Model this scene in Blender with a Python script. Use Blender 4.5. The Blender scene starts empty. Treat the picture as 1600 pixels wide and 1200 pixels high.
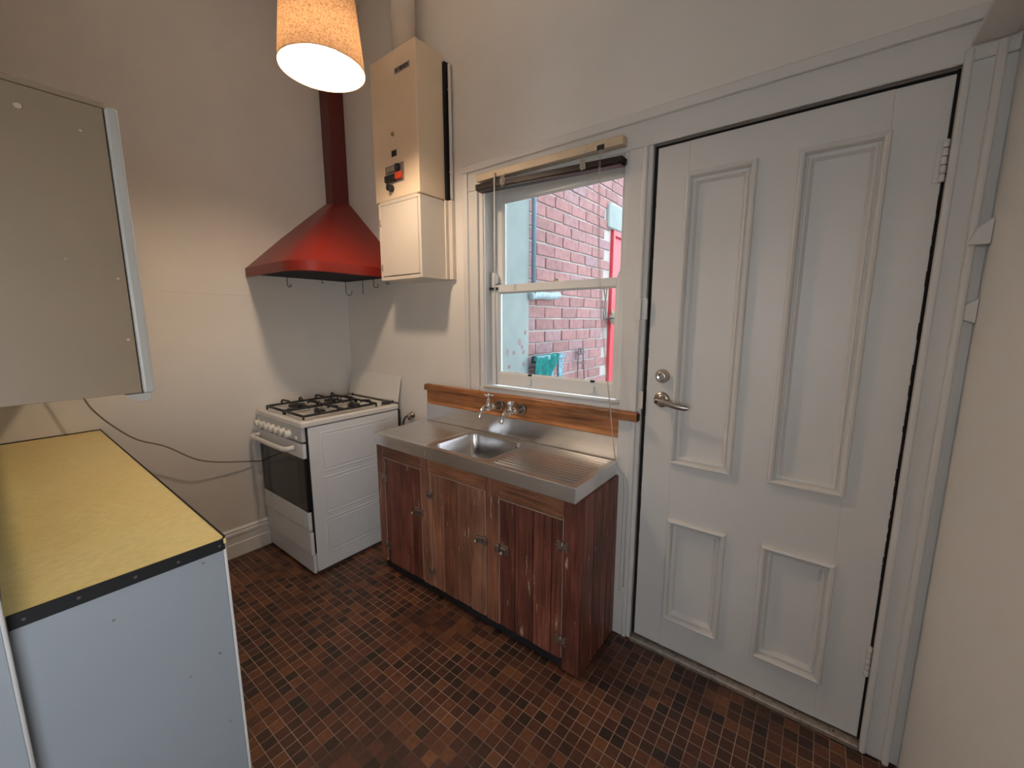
import bpy, bmesh, math, random
from mathutils import Vector, Matrix, noise as mnoise
random.seed(7)
sc = bpy.context.scene
COL = sc.collection
PI = math.pi

# ------------------------------------------------------------------ camera, sky, lights, exposure
CAM = Vector((2.7475, -1.6616, 1.4375))
cam_data = bpy.data.cameras.new('camera')
cam_data.sensor_width = 36.0
cam_data.lens = 635.53 / 1600 * 36.0
cam_data.clip_start = 0.02
cam = bpy.data.objects.new('camera', cam_data)
COL.objects.link(cam)
cam.location = CAM
cam.rotation_euler = (math.radians(90 - 8.8145), 0, math.radians(37.388))
sc.camera = cam
sc.view_settings.view_transform = 'Standard'
sc.view_settings.look = 'None'
sc.view_settings.gamma = 1
sc.view_settings.use_curve_mapping = False
sc.view_settings.exposure = 1.0
sc.cycles.use_denoising = True
sc.cycles.max_bounces = 10
sc.cycles.diffuse_bounces = 6
sc.cycles.transparent_max_bounces = 12
sc.cycles.sample_clamp_indirect = 6

world = bpy.data.worlds.new('overcast_sky')
sc.world = world
world.use_nodes = True
wn = world.node_tree.nodes
wl = world.node_tree.links
bg = wn['Background']
tc = wn.new('ShaderNodeTexCoord')
sx = wn.new('ShaderNodeSeparateXYZ')
rp = wn.new('ShaderNodeValToRGB')
wl.new(tc.outputs['Generated'], sx.inputs[0])
wl.new(sx.outputs['Z'], rp.inputs[0])
rp.color_ramp.elements[0].color = (0.84, 0.93, 1.0, 1)
rp.color_ramp.elements[1].color = (0.70, 0.87, 1.0, 1)
wl.new(rp.outputs[0], bg.inputs[0])
bg.inputs[1].default_value = 2.5

def area(name, loc, rot, sx_, sy_, power, color):
    d = bpy.data.lights.new(name, 'AREA')
    d.shape = 'RECTANGLE'; d.size = sx_; d.size_y = sy_
    d.energy = power; d.color = color
    o = bpy.data.objects.new(name, d); COL.objects.link(o)
    o.location = loc; o.rotation_euler = rot
    return o
area('rear_window_daylight', (2.25, -5.22, 1.55), (math.radians(90), 0, 0), 1.0, 1.2, 2.0, (1.0, 0.93, 0.86))  # added fill lamp behind the camera, no such source in view
area('rear_side_window_daylight', (3.17, -2.25, 1.15), (0, math.radians(90), 0), 1.0, 0.9, 4.0, (0.92, 0.94, 1.0))  # added fill lamp at an invented opening, brightens the stove and end panels
# (unseen openings in wall_rear and wall_right are added so more sky light comes in)
LAMP_POWER = 18.5
LAMP_COLOR = (1.0, 0.78, 0.57)

# ------------------------------------------------------------------ helpers
def new_mat(name):
    m = bpy.data.materials.new(name); m.use_nodes = True
    nt = m.node_tree
    return m, nt.nodes, nt.links, nt.nodes['Principled BSDF']

def setc(b, c, rough=0.5, metal=0.0, spec=None):
    b.inputs['Base Color'].default_value = (*c, 1)
    b.inputs['Roughness'].default_value = rough
    b.inputs['Metallic'].default_value = metal
    if spec is not None: b.inputs['Specular IOR Level'].default_value = spec

def ramp(n, stops):
    r = n.new('ShaderNodeValToRGB')
    e = r.color_ramp.elements
    while len(e) < len(stops): e.new(0.5)
    for el, (p, c) in zip(e, stops):
        el.position = p; el.color = (*c, 1)
    return r

def coords(n, l, scale=(1, 1, 1), rnd=False, world_pos=False):
    t = n.new('ShaderNodeTexCoord')
    mp = n.new('ShaderNodeMapping')
    mp.inputs['Scale'].default_value = scale
    if world_pos:
        g = n.new('ShaderNodeNewGeometry'); l.new(g.outputs['Position'], mp.inputs[0])
    else:
        l.new(t.outputs['Object'], mp.inputs[0])
    if rnd:
        oi = n.new('ShaderNodeObjectInfo')
        ml = n.new('ShaderNodeMath'); ml.operation = 'MULTIPLY'; ml.inputs[1].default_value = 37.0
        l.new(oi.outputs['Random'], ml.inputs[0])
        l.new(ml.outputs[0], mp.inputs['Location'])
    return mp

def noise_tex(n, l, src, scale, detail=4, rough=0.55):
    t = n.new('ShaderNodeTexNoise')
    t.inputs['Scale'].default_value = scale
    t.inputs['Detail'].default_value = detail
    t.inputs['Roughness'].default_value = rough
    l.new(src.outputs[0], t.inputs['Vector'])
    return t

def bump(n, l, b, src, strength, dist=0.002):
    u = n.new('ShaderNodeBump')
    u.inputs['Strength'].default_value = strength
    u.inputs['Distance'].default_value = dist
    l.new(src.outputs[0], u.inputs['Height'])
    l.new(u.outputs[0], b.inputs['Normal'])
    return u

def paint(name, c, var=0.06, rough=0.55, bscale=60, bstr=0.15, vscale=2.5):
    m, n, l, b = new_mat(name)
    setc(b, c, rough)
    mp = coords(n, l, world_pos=True)
    t = noise_tex(n, l, mp, vscale, 5)
    r = ramp(n, [(0.3, tuple(x * (1 - var) for x in c)), (0.7, tuple(min(1, x * (1 + var * .5)) for x in c))])
    l.new(t.outputs[0], r.inputs[0]); l.new(r.outputs[0], b.inputs['Base Color'])
    t2 = noise_tex(n, l, mp, bscale, 3)
    bump(n, l, b, t2, bstr, 0.002)
    return m

def plain(name, c, rough=0.5, metal=0.0, nscale=40, nvar=0.08, bstr=0.0):
    m, n, l, b = new_mat(name)
    setc(b, c, rough, metal)
    mp = coords(n, l)
    t = noise_tex(n, l, mp, nscale, 3)
    r = ramp(n, [(0.3, tuple(x * (1 - nvar) for x in c)), (0.75, tuple(min(1, x * (1 + nvar)) for x in c))])
    l.new(t.outputs[0], r.inputs[0]); l.new(r.outputs[0], b.inputs['Base Color'])
    if bstr: bump(n, l, b, t, bstr, 0.001)
    return m

def mixrgb(n, l, fac, a, b_, mode='MIX'):
    x = n.new('ShaderNodeMix'); x.data_type = 'RGBA'; x.blend_type = mode
    if hasattr(fac, 'outputs') or hasattr(fac, 'is_output'):
        l.new(fac.outputs[0] if hasattr(fac, 'outputs') else fac, x.inputs[0])
    else: x.inputs[0].default_value = fac
    for k, v in ((6, a), (7, b_)):
        if isinstance(v, tuple): x.inputs[k].default_value = (*v, 1)
        else: l.new(v, x.inputs[k])
    return x.outputs[2]

def wood(name, c1, c2, c3, axis='z', worn=0.5, wear=(0.50, 0.33, 0.24), rough=0.45, grain=26):
    """c1 dark grain, c2 mid, c3 light; worn = amount of chipped pale specks"""
    m, n, l, b = new_mat(name)
    s = {'x': (1.6, 30, 30), 'y': (30, 1.6, 30), 'z': (30, 30, 1.6)}[axis]
    s2 = {'x': (1.5, 12, 12), 'y': (12, 1.5, 12), 'z': (12, 12, 1.5)}[axis]
    mp = coords(n, l, s, rnd=True)
    t = noise_tex(n, l, mp, grain / 9, 6, 0.62)
    r = ramp(n, [(0.25, c1), (0.5, c2), (0.75, c3)])
    l.new(t.outputs[0], r.inputs[0])
    mpv = coords(n, l, (1, 1, 1), rnd=True)
    tv = noise_tex(n, l, mpv, 3.0, 3)
    rv = ramp(n, [(0.35, (0.62, 0.60, 0.60)), (0.65, (1.2, 1.17, 1.15))])
    l.new(tv.outputs[0], rv.inputs[0])
    col = mixrgb(n, l, 1.0, r.outputs[0], rv.outputs[0], 'MULTIPLY')
    oi = n.new('ShaderNodeObjectInfo')
    ro = ramp(n, [(0.0, (0.76, 0.72, 0.72)), (0.5, (1.0, 1.0, 1.0)), (1.0, (1.25, 1.25, 1.22))])
    l.new(oi.outputs['Random'], ro.inputs[0])
    col = mixrgb(n, l, 1.0, col, ro.outputs[0], 'MULTIPLY')
    mp2 = coords(n, l, s2, rnd=True)
    w = noise_tex(n, l, mp2, 3.6, 5, 0.7)
    wr = ramp(n, [(0.69 - 0.08 * worn, (0, 0, 0)), (0.72 - 0.08 * worn, (1, 1, 1))])
    l.new(w.outputs[0], wr.inputs[0])
    col2 = mixrgb(n, l, wr, col, wear)
    l.new(col2, b.inputs['Base Color'])
    b.inputs['Roughness'].default_value = rough
    bump(n, l, b, t, 0.4, 0.002)
    return m

# ---- materials
M = {}
M['wall'] = paint('wall_paint', (0.76, 0.72, 0.67), 0.05, 0.6, 45, 0.12)
M['wall_white'] = paint('right_wall_paint', (0.84, 0.83, 0.81), 0.04, 0.6, 200, 0.12)
M['ceiling'] = paint('ceiling_paint', (0.80, 0.78, 0.75))
M['gloss_white'] = paint('white_gloss_paint', (0.68, 0.655, 0.625), 0.05, 0.38, 25, 0.10)
M['window_paint'] = paint('window_gloss_paint', (0.72, 0.71, 0.69), 0.05, 0.35, 30, 0.10)
M['cream_paint'] = paint('cream_cupboard_paint', (0.70, 0.63, 0.54), 0.05, 0.4, 40, 0.08)
M['enamel'] = plain('white_enamel', (0.76, 0.77, 0.78), 0.22, 0, 6, 0.02)
M['enamel_cream'] = plain('warm_white_enamel', (0.76, 0.73, 0.68), 0.3, 0, 6, 0.02)
M['control_panel'] = plain('pale_grey_control_panel', (0.60, 0.60, 0.59), 0.35, 0, 10, 0.02)
M['knob_white'] = plain('cream_white_plastic', (0.78, 0.74, 0.68), 0.35)
M['heater_cream'] = plain('cream_heater_enamel', (0.84, 0.67, 0.48), 0.4, 0, 5, 0.04)
M['black_iron'] = plain('black_cast_iron', (0.018, 0.016, 0.018), 0.5, 0, 80, 0.3, 0.2)
M['black_glass'] = plain('black_oven_glass', (0.012, 0.012, 0.013), 0.08)
M['dark_window'] = plain('smoked_oven_window', (0.045, 0.043, 0.040), 0.12)
M['black'] = plain('black_plastic', (0.015, 0.015, 0.018), 0.4)
M['dark_gap'] = plain('dark_recess', (0.012, 0.010, 0.010), 0.9)
M['orange_red'] = plain('red_orange_plastic', (0.62, 0.07, 0.02), 0.4)
M['grey_plate'] = plain('grey_metal_plate', (0.33, 0.29, 0.27), 0.4, 0.4)
M['brass_dull'] = plain('dull_brass', (0.42, 0.32, 0.2), 0.4, 0.8)
M['antique'] = plain('tarnished_antique_metal', (0.36, 0.30, 0.26), 0.36, 0.85, 120, 0.35, 0.3)
M['cord'] = plain('cream_cord', (0.52, 0.45, 0.38), 0.8)
M['cord_dark'] = plain('brown_string', (0.16, 0.11, 0.09), 0.8)
M['flex'] = plain('tan_cable_sheath', (0.22, 0.17, 0.13), 0.6)
M['cord_clear'] = plain('pale_acrylic', (0.6, 0.6, 0.58), 0.3)
M['chrome'] = plain('chrome', (0.80, 0.79, 0.78), 0.12, 1.0, 30, 0.03)
M['nickel'] = plain('satin_nickel', (0.50, 0.44, 0.39), 0.27, 1.0, 30, 0.05)
M['old_brass'] = plain('corroded_flange_metal', (0.30, 0.25, 0.20), 0.45, 0.85, 90, 0.4, 0.4)
M['slat'] = plain('dark_brown_slat', (0.022, 0.011, 0.010), 0.45)
M['headrail'] = plain('varnished_pale_pine', (0.62, 0.49, 0.33), 0.45, 0, 20, 0.08)
M['edge_black'] = plain('black_rubber_edging', (0.006, 0.0055, 0.006), 0.75, 0, 50, 0.3, 0.2)
M['hose'] = plain('grey_rubber_hose', (0.10, 0.09, 0.09), 0.5)
M['aluminium'] = plain('worn_aluminium', (0.46, 0.40, 0.34), 0.42, 0.7, 60, 0.25, 0.2)
M['bulb_white'] = plain('shade_white_lining', (0.92, 0.90, 0.84), 0.8)
M['pipe_paint'] = paint('flue_paint', (0.62, 0.56, 0.48))
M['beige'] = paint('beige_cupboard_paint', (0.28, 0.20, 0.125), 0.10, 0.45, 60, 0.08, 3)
M['door_edge'] = paint('yellowed_white_gloss', (0.44, 0.41, 0.36), 0.05, 0.35)
M['panel_grey'] = paint('pale_blue_grey_paint', (0.31, 0.335, 0.36), 0.05, 0.45, 30, 0.06)
M['pale_edge'] = plain('bare_pale_timber_edge', (0.50, 0.36, 0.27), 0.7)

# hood enamel with tiny grease specks
m, n, l, b = new_mat('red_hood_enamel')
setc(b, (0.36, 0.02, 0.012), 0.38)
mp = coords(n, l); t = noise_tex(n, l, mp, 180, 2)
r = ramp(n, [(0.66, (0.20, 0.014, 0.009)), (0.74, (0.07, 0.012, 0.01))])
l.new(t.outputs[0], r.inputs[0]); l.new(r.outputs[0], b.inputs['Base Color'])
t2 = noise_tex(n, l, mp, 90, 3); bump(n, l, b, t2, 0.12, 0.001)
M['hood'] = m

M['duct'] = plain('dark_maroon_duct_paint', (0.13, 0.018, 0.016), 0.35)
# brushed steel
m, n, l, b = new_mat('brushed_stainless_steel')
setc(b, (0.55, 0.54, 0.53), 0.3, 1.0)
mp = coords(n, l, (1.5, 40, 40)); t = noise_tex(n, l, mp, 3, 3)
r = ramp(n, [(0.3, (0.76, 0.76, 0.77)), (0.7, (0.84, 0.84, 0.85))]); l.new(t.outputs[0], r.inputs[0]); l.new(r.outputs[0], b.inputs['Base Color'])
b.inputs['Roughness'].default_value = 0.24
b.inputs['Anisotropic'].default_value = 0.6
tg = n.new('ShaderNodeCombineXYZ'); tg.inputs[1].default_value = 1.0; tg.inputs[2].default_value = 1.0; l.new(tg.outputs[0], b.inputs['Tangent'])
M['steel'] = m

# yellow laminate with crazed relief
m, n, l, b = new_mat('yellow_laminate')
mp = coords(n, l, (1, 1, 1)); t = noise_tex(n, l, mp, 2.2, 4)
r = ramp(n, [(0.3, (0.78, 0.61, 0.23)), (0.7, (0.85, 0.70, 0.31))]); l.new(t.outputs[0], r.inputs[0])
mpf = coords(n, l, (95, 34, 40)); tf = noise_tex(n, l, mpf, 1.4, 3)
rf = ramp(n, [(0.35, (0.93, 0.93, 0.92)), (0.6, (1.03, 1.03, 1.03))]); l.new(tf.outputs[0], rf.inputs[0])
l.new(mixrgb(n, l, 1.0, r.outputs[0], rf.outputs[0], 'MULTIPLY'), b.inputs['Base Color'])
b.inputs['Roughness'].default_value = 0.36
bump(n, l, b, tf, 0.6, 0.002)
M['yellow'] = m

# floor tiles: each cell of the mosaic gets its own brown
P = 0.0432; TX0 = 1.6380; TY0 = -0.8957
m, n, l, b = new_mat('brown_mosaic_tile')
g = n.new('ShaderNodeNewGeometry')
sub = n.new('ShaderNodeVectorMath'); sub.operation = 'SUBTRACT'; sub.inputs[1].default_value = (TX0, TY0, 0)
l.new(g.outputs['Position'], sub.inputs[0])
sc_ = n.new('ShaderNodeVectorMath'); sc_.operation = 'MULTIPLY'; sc_.inputs[1].default_value = (1 / P, 1 / P, 0)
l.new(sub.outputs[0], sc_.inputs[0])
fl = n.new('ShaderNodeVectorMath'); fl.operation = 'FLOOR'; l.new(sc_.outputs[0], fl.inputs[0])
wnz = n.new('ShaderNodeTexWhiteNoise'); wnz.noise_dimensions = '2D'; l.new(fl.outputs[0], wnz.inputs['Vector'])
blotch = n.new('ShaderNodeTexNoise'); blotch.inputs['Scale'].default_value = 0.35; l.new(fl.outputs[0], blotch.inputs['Vector'])
ad = n.new('ShaderNodeMath'); ad.operation = 'MULTIPLY_ADD'; ad.inputs[1].default_value = 0.62
l.new(wnz.outputs['Value'], ad.inputs[0])
bm_ = n.new('ShaderNodeMath'); bm_.operation = 'MULTIPLY_ADD'; bm_.inputs[1].default_value = 0.9; bm_.inputs[2].default_value = -0.26
l.new(blotch.outputs[0], bm_.inputs[0]); l.new(bm_.outputs[0], ad.inputs[2])
r = ramp(n, [(0.0, (0.020, 0.014, 0.009)), (0.22, (0.036, 0.018, 0.012)), (0.42, (0.072, 0.027, 0.017)), (0.62, (0.115, 0.041, 0.023)), (0.80, (0.165, 0.064, 0.027)), (1.0, (0.22, 0.088, 0.036))])
l.new(ad.outputs[0], r.inputs[0])
mpx = n.new('ShaderNodeTexNoise'); mpx.inputs['Scale'].default_value = 60; l.new(g.outputs['Position'], mpx.inputs['Vector'])
rx = ramp(n, [(0.3, (0.78, 0.78, 0.78)), (0.7, (1.2, 1.18, 1.15))]); l.new(mpx.outputs[0], rx.inputs[0])
l.new(mixrgb(n, l, 1.0, r.outputs[0], rx.outputs[0], 'MULTIPLY'), b.inputs['Base Color'])
b.inputs['Roughness'].default_value = 0.42
bump(n, l, b, mpx, 0.2, 0.001)
M['tile'] = m

m, n, l, b = new_mat('floor_grout')
g = n.new('ShaderNodeNewGeometry')
t = n.new('ShaderNodeTexNoise'); t.inputs['Scale'].default_value = 2.4; t.inputs['Detail'].default_value = 4; l.new(g.outputs['Position'], t.inputs['Vector'])
r = ramp(n, [(0.36, (0.07, 0.045, 0.034)), (0.58, (0.42, 0.30, 0.22))]); l.new(t.outputs[0], r.inputs[0]); l.new(r.outputs[0], b.inputs['Base Color'])
b.inputs['Roughness'].default_value = 0.8
M['grout'] = m

M['wood_red'] = wood('red_brown_varnished_plank', (0.060, 0.018, 0.012), (0.175, 0.055, 0.036), (0.30, 0.110, 0.072), 'z', 0.7)
M['wood_tan'] = wood('faded_brown_plank', (0.16, 0.064, 0.036), (0.36, 0.165, 0.098), (0.52, 0.27, 0.17), 'z', 0.9)
M['wood_mid'] = wood('brown_frame_timber', (0.10, 0.036, 0.020), (0.25, 0.098, 0.056), (0.38, 0.165, 0.10), 'z', 0.8)
M['wood_rail'] = wood('brown_rail_timber', (0.13, 0.050, 0.024), (0.30, 0.125, 0.062), (0.42, 0.19, 0.10), 'x', 0.4)
M['timber'] = wood('orange_brown_old_timber', (0.09, 0.030, 0.012), (0.42, 0.165, 0.058), (0.62, 0.28, 0.11), 'x', 0.12, (0.42, 0.25, 0.13), 0.4, 16)
M['dark_end'] = plain('dark_rough_timber', (0.035, 0.018, 0.012), 0.8, 0, 60, 0.4, 0.5)

# brick, render and mortar outside
def brick_mat():
    m, n, l, b = new_mat('pink_red_brick')
    oi = n.new('ShaderNodeObjectInfo')
    r = ramp(n, [(0.0, (0.25, 0.122, 0.118)), (0.5, (0.32, 0.148, 0.142)), (1.0, (0.28, 0.165, 0.175))])
    l.new(oi.outputs['Random'], r.inputs[0])
    mp = coords(n, l, rnd=True); t = noise_tex(n, l, mp, 22, 5)
    r2 = ramp(n, [(0.3, (0.78,) * 3), (0.7, (1.15,) * 3)]); l.new(t.outputs[0], r2.inputs[0])
    l.new(mixrgb(n, l, 1.0, r.outputs[0], r2.outputs[0], 'MULTIPLY'), b.inputs['Base Color'])
    b.inputs['Roughness'].default_value = 0.85
    bump(n, l, b, t, 0.5, 0.004)
    return m
M['brick'] = brick_mat()
M['mortar'] = paint('pale_mortar', (0.40, 0.35, 0.33), 0.15, 0.9, 60, 0.5)
M['render'] = paint('pale_flaking_render', (0.25, 0.275, 0.265), 0.12, 0.8, 18, 0.5, 6)
M['pipe_blue'] = plain('blue_grey_pipe', (0.16, 0.21, 0.27), 0.5)
M['pipe_lag'] = plain('grey_lagging', (0.30, 0.36, 0.38), 0.7, 0, 60, 0.3, 0.5)
M['door_red'] = plain('bright_red_paint', (0.50, 0.035, 0.05), 0.4)
M['teal'] = plain('teal_cloth', (0.02, 0.28, 0.26), 0.85, 0, 40, 0.3, 0.3)
M['blue_rack'] = plain('weathered_blue_grey_timber', (0.17, 0.26, 0.31), 0.8, 0, 40, 0.5, 0.3)
M['rust'] = plain('rusted_iron', (0.11, 0.08, 0.085), 0.7, 0.2)
M['pot'] = plain('mossy_stone_pot', (0.42, 0.38, 0.34), 0.9, 0, 50, 0.35, 0.5)
M['leaf'] = plain('dry_grey_green_leaves', (0.30, 0.33, 0.22), 0.8)
M['concrete'] = paint('yard_concrete', (0.36, 0.36, 0.36), 0.15, 0.9, 40, 0.3)
M['rear_floor'] = wood('rear_room_floorboard', (0.10, 0.05, 0.03), (0.18, 0.09, 0.05), (0.25, 0.13, 0.08), 'y', 0.0)

# linen shade: translucent woven cloth
m = bpy.data.materials.new('linen_shade_cloth'); m.use_nodes = True
n = m.node_tree.nodes; l = m.node_tree.links
out = n['Material Output']; n.remove(n['Principled BSDF'])
df = n.new('ShaderNodeBsdfDiffuse'); tr = n.new('ShaderNodeBsdfTranslucent'); mx = n.new('ShaderNodeMixShader')
mp = coords(n, l, (1, 1, 1)); t = noise_tex(n, l, mp, 160, 4, 0.7)
mpb = coords(n, l, (40, 40, 260)); tb = noise_tex(n, l, mpb, 1.5, 3)
r = ramp(n, [(0.36, (0.40, 0.29, 0.19)), (0.5, (0.70, 0.55, 0.40)), (0.7, (0.82, 0.69, 0.53))]); l.new(t.outputs[0], r.inputs[0])
rb = ramp(n, [(0.3, (0.72,) * 3), (0.6, (1.0,) * 3)]); l.new(tb.outputs[0], rb.inputs[0])
cc = mixrgb(n, l, 1.0, r.outputs[0], rb.outputs[0], 'MULTIPLY')
l.new(cc, df.inputs[0]); l.new(mixrgb(n, l, 1.0, cc, (0.070, 0.049, 0.031), 'MULTIPLY'), tr.inputs[0])
mx.inputs[0].default_value = 0.5
l.new(df.outputs[0], mx.inputs[1]); l.new(tr.outputs[0], mx.inputs[2]); l.new(mx.outputs[0], out.inputs[0])
M['shade'] = m

# bulb
m = bpy.data.materials.new('warm_lit_bulb'); m.use_nodes = True
b = m.node_tree.nodes['Principled BSDF']
b.inputs['Base Color'].default_value = (1, 1, 1, 1)
b.inputs['Emission Color'].default_value = (*LAMP_COLOR, 1)
BULB_R = 0.052
b.inputs['Emission Strength'].default_value = LAMP_POWER / (PI * 4 * PI * BULB_R ** 2)
M['bulb'] = m

# window glass
m = bpy.data.materials.new('clear_window_glass'); m.use_nodes = True
n = m.node_tree.nodes; l = m.node_tree.links; out = n['Material Output']; n.remove(n['Principled BSDF'])
tp = n.new('ShaderNodeBsdfTransparent'); gl = n.new('ShaderNodeBsdfGlossy'); mx = n.new('ShaderNodeMixShader')
tp.inputs[0].default_value = (0.95, 0.98, 0.98, 1)
gl.inputs['Roughness'].default_value = 0.02
lw = n.new('ShaderNodeFresnel'); lw.inputs[0].default_value = 1.45
l.new(lw.outputs[0], mx.inputs[0]); l.new(tp.outputs[0], mx.inputs[1]); l.new(gl.outputs[0], mx.inputs[2]); l.new(mx.outputs[0], out.inputs[0])
M['glass'] = m

# ------------------------------------------------------------------ geometry helpers (vertices in world metres)
def anc(parent):
    v = Vector((0, 0, 0)); p = parent
    while p is not None:
        v += p.location; p = p.parent
    return v

def link(name, me, parent=None, mat=None, loc=None, label=None, smooth=False):
    o = bpy.data.objects.new(name, me); COL.objects.link(o)
    if mat is not None and not me.materials: me.materials.append(M[mat] if isinstance(mat, str) else mat)
    if smooth:
        for p in me.polygons: p.use_smooth = True
    if parent is not None: o.parent = parent
    o.location = Vector(loc if loc is not None else (0, 0, 0)) - anc(parent)
    if label: o['label'] = label
    return o

def finish(name, bm, mat, parent=None, label=None, smooth=False, origin=None):
    bmesh.ops.recalc_face_normals(bm, faces=bm.faces)
    if origin is None:
        lo = Vector([min(v.co[i] for v in bm.verts) for i in range(3)])
        hi = Vector([max(v.co[i] for v in bm.verts) for i in range(3)])
        origin = Vector(((lo.x + hi.x) / 2, (lo.y + hi.y) / 2, lo.z))
    origin = Vector(origin)
    bmesh.ops.translate(bm, verts=bm.verts, vec=-origin)
    me = bpy.data.meshes.new(name); bm.to_mesh(me); bm.free()
    if smooth:
        for p in me.polygons: p.use_smooth = True
    return link(name, me, parent, mat, origin, label)

def b_box(bm, lo, hi, bev=0.0, seg=1):
    t = bmesh.new()
    bmesh.ops.create_cube(t, size=1)
    for v in t.verts:
        v.co = Vector([lo[i] + (v.co[i] + .5) * (hi[i] - lo[i]) for i in range(3)])
    if bev > 0:
        bmesh.ops.bevel(t, geom=list(t.edges), offset=bev, segments=seg, profile=0.5, affect='EDGES')
    merge(bm, t)

def merge(bm, t):
    me = bpy.data.meshes.new('tmp'); t.to_mesh(me); t.free()
    bm.from_mesh(me); bpy.data.meshes.remove(me)

def box(name, lo, hi, mat, parent=None, bev=0.0, seg=1, label=None):
    bm = bmesh.new(); b_box(bm, lo, hi, bev, seg)
    return finish(name, bm, mat, parent, label)

def b_tube(bm, pts, r, n=8, closed=False, cap=True):
    pts = [Vector(p) for p in pts]
    rad = r if isinstance(r, (list, tuple)) else [r] * len(pts)
    rings = []
    d0 = (pts[1] - pts[0]).normalized()
    up = Vector((0, 0, 1)) if abs(d0.z) < .9 else Vector((1, 0, 0))
    u = d0.cross(up).normalized(); w = d0.cross(u).normalized()
    N = len(pts)
    for i, p in enumerate(pts):
        if closed: d = (pts[(i + 1) % N] - pts[i - 1]).normalized()
        elif i == 0: d = (pts[1] - p).normalized()
        elif i == N - 1: d = (p - pts[i - 1]).normalized()
        else: d = ((pts[i + 1] - p).normalized() + (p - pts[i - 1]).normalized()).normalized()
        u = (u - d * u.dot(d)).normalized(); w = d.cross(u).normalized()
        rings.append([bm.verts.new(p + rad[i] * (math.cos(a) * u + math.sin(a) * w)) for a in [2 * PI * k / n for k in range(n)]])
    for i in range(N if closed else N - 1):
        a, c = rings[i], rings[(i + 1) % N]
        for k in range(n):
            bm.faces.new((a[k], a[(k + 1) % n], c[(k + 1) % n], c[k]))
    if cap and not closed:
        bm.faces.new(rings[0][::-1]); bm.faces.new(rings[-1])

def tube(name, pts, r, mat, parent=None, n=8, closed=False, label=None):
    bm = bmesh.new(); b_tube(bm, pts, r, n, closed)
    return finish(name, bm, mat, parent, label, smooth=True)

def smooth_path(pts, k=6):
    pts = [Vector(p) for p in pts]; out_ = []
    for i in range(len(pts) - 1):
        p0 = pts[max(i - 1, 0)]; p1 = pts[i]; p2 = pts[i + 1]; p3 = pts[min(i + 2, len(pts) - 1)]
        for j in range(k):
            t = j / k
            out_.append(0.5 * ((2 * p1) + (-p0 + p2) * t + (2 * p0 - 5 * p1 + 4 * p2 - p3) * t * t + (-p0 + 3 * p1 - 3 * p2 + p3) * t ** 3))
    out_.append(pts[-1]); return out_

def b_lathe(bm, prof, origin, axis=(0, 0, 1), n=24, cap=True):
    """prof: list of (radius, distance along axis)"""
    ax = Vector(axis).normalized(); o = Vector(origin)
    u = ax.cross(Vector((0, 0, 1)) if abs(ax.z) < .9 else Vector((1, 0, 0))).normalized(); w = ax.cross(u)
    rings = []
    for rr, h in prof:
        rings.append([bm.verts.new(o + ax * h + max(rr, 1e-5) * (math.cos(a) * u + math.sin(a) * w)) for a in [2 * PI * k / n for k in range(n)]])
    for a, c in zip(rings, rings[1:]):
        for k in range(n): bm.faces.new((a[k], a[(k + 1) % n], c[(k + 1) % n], c[k]))
    if cap:
        bm.faces.new(rings[0][::-1]); bm.faces.new(rings[-1])

def lathe(name, prof, origin, mat, parent=None, axis=(0, 0, 1), n=24, cap=True, label=None, smooth=True):
    bm = bmesh.new(); b_lathe(bm, prof, origin, axis, n, cap)
    o = finish(name, bm, mat, parent, label, smooth=False)
    if smooth:
        for p in o.data.polygons: p.use_smooth = len(p.vertices) == 4
    return o

def b_frame(bm, x0, x1, z0, z1, prof, mp=None, close_in=False, close_back=False):
    """mitred rectangular frame: prof = list of (inset, y); rectangles bridged in order (plane xz, facing -y)"""
    loops = []
    for ins, y in prof:
        loops.append([bm.verts.new(Vector(c)) for c in ((x0 + ins, y, z0 + ins), (x1 - ins, y, z0 + ins), (x1 - ins, y, z1 - ins), (x0 + ins, y, z1 - ins))])
    for a, c in zip(loops, loops[1:]):
        for k in range(4): bm.faces.new((a[k], a[(k + 1) % 4], c[(k + 1) % 4], c[k]))
    if close_in: bm.faces.new(loops[-1])
    if close_back: bm.faces.new(loops[0][::-1])

def prism(name, poly, lo, hi, axis, mat, parent=None, bev=0, label=None):
    """extrude polygon (2D) along axis; axis 'x' -> poly in (y,z), 'y' -> (x,z), 'z' -> (x,y)"""
    bm = bmesh.new()
    def v3(p, h): return {'x': (h, p[0], p[1]), 'y': (p[0], h, p[1]), 'z': (p[0], p[1], h)}[axis]
    a = [bm.verts.new(v3(p, lo)) for p in poly]; c = [bm.verts.new(v3(p, hi)) for p in poly]
    k = len(poly)
    for i in range(k): bm.faces.new((a[i], a[(i + 1) % k], c[(i + 1) % k], c[i]))
    bm.faces.new(a[::-1]); bm.faces.new(c)
    if bev: bmesh.ops.bevel(bm, geom=list(bm.edges), offset=bev, segments=1, affect='EDGES')
    return finish(name, bm, mat, parent, label)

def thing(name, label, cat, loc=(0, 0, 0), group=None):
    o = bpy.data.objects.new(name, None); COL.objects.link(o)
    o.location = loc; o.empty_display_size = 0.1
    o['label'] = label; o['category'] = cat
    if group: o['group'] = group
    return o
def tag(o, label, cat, group=None):
    o['label'] = label; o['category'] = cat
    if group: o['group'] = group
    return o
def struct(o, label, cat=None):
    o['kind'] = 'structure'; o['label'] = label; o['category'] = cat or o.name.split('_')[0]
    return o
def sthing(name, label, cat, loc=(0, 0, 0)):
    o = thing(name, label, cat, loc); o['kind'] = 'structure'; return o

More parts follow.
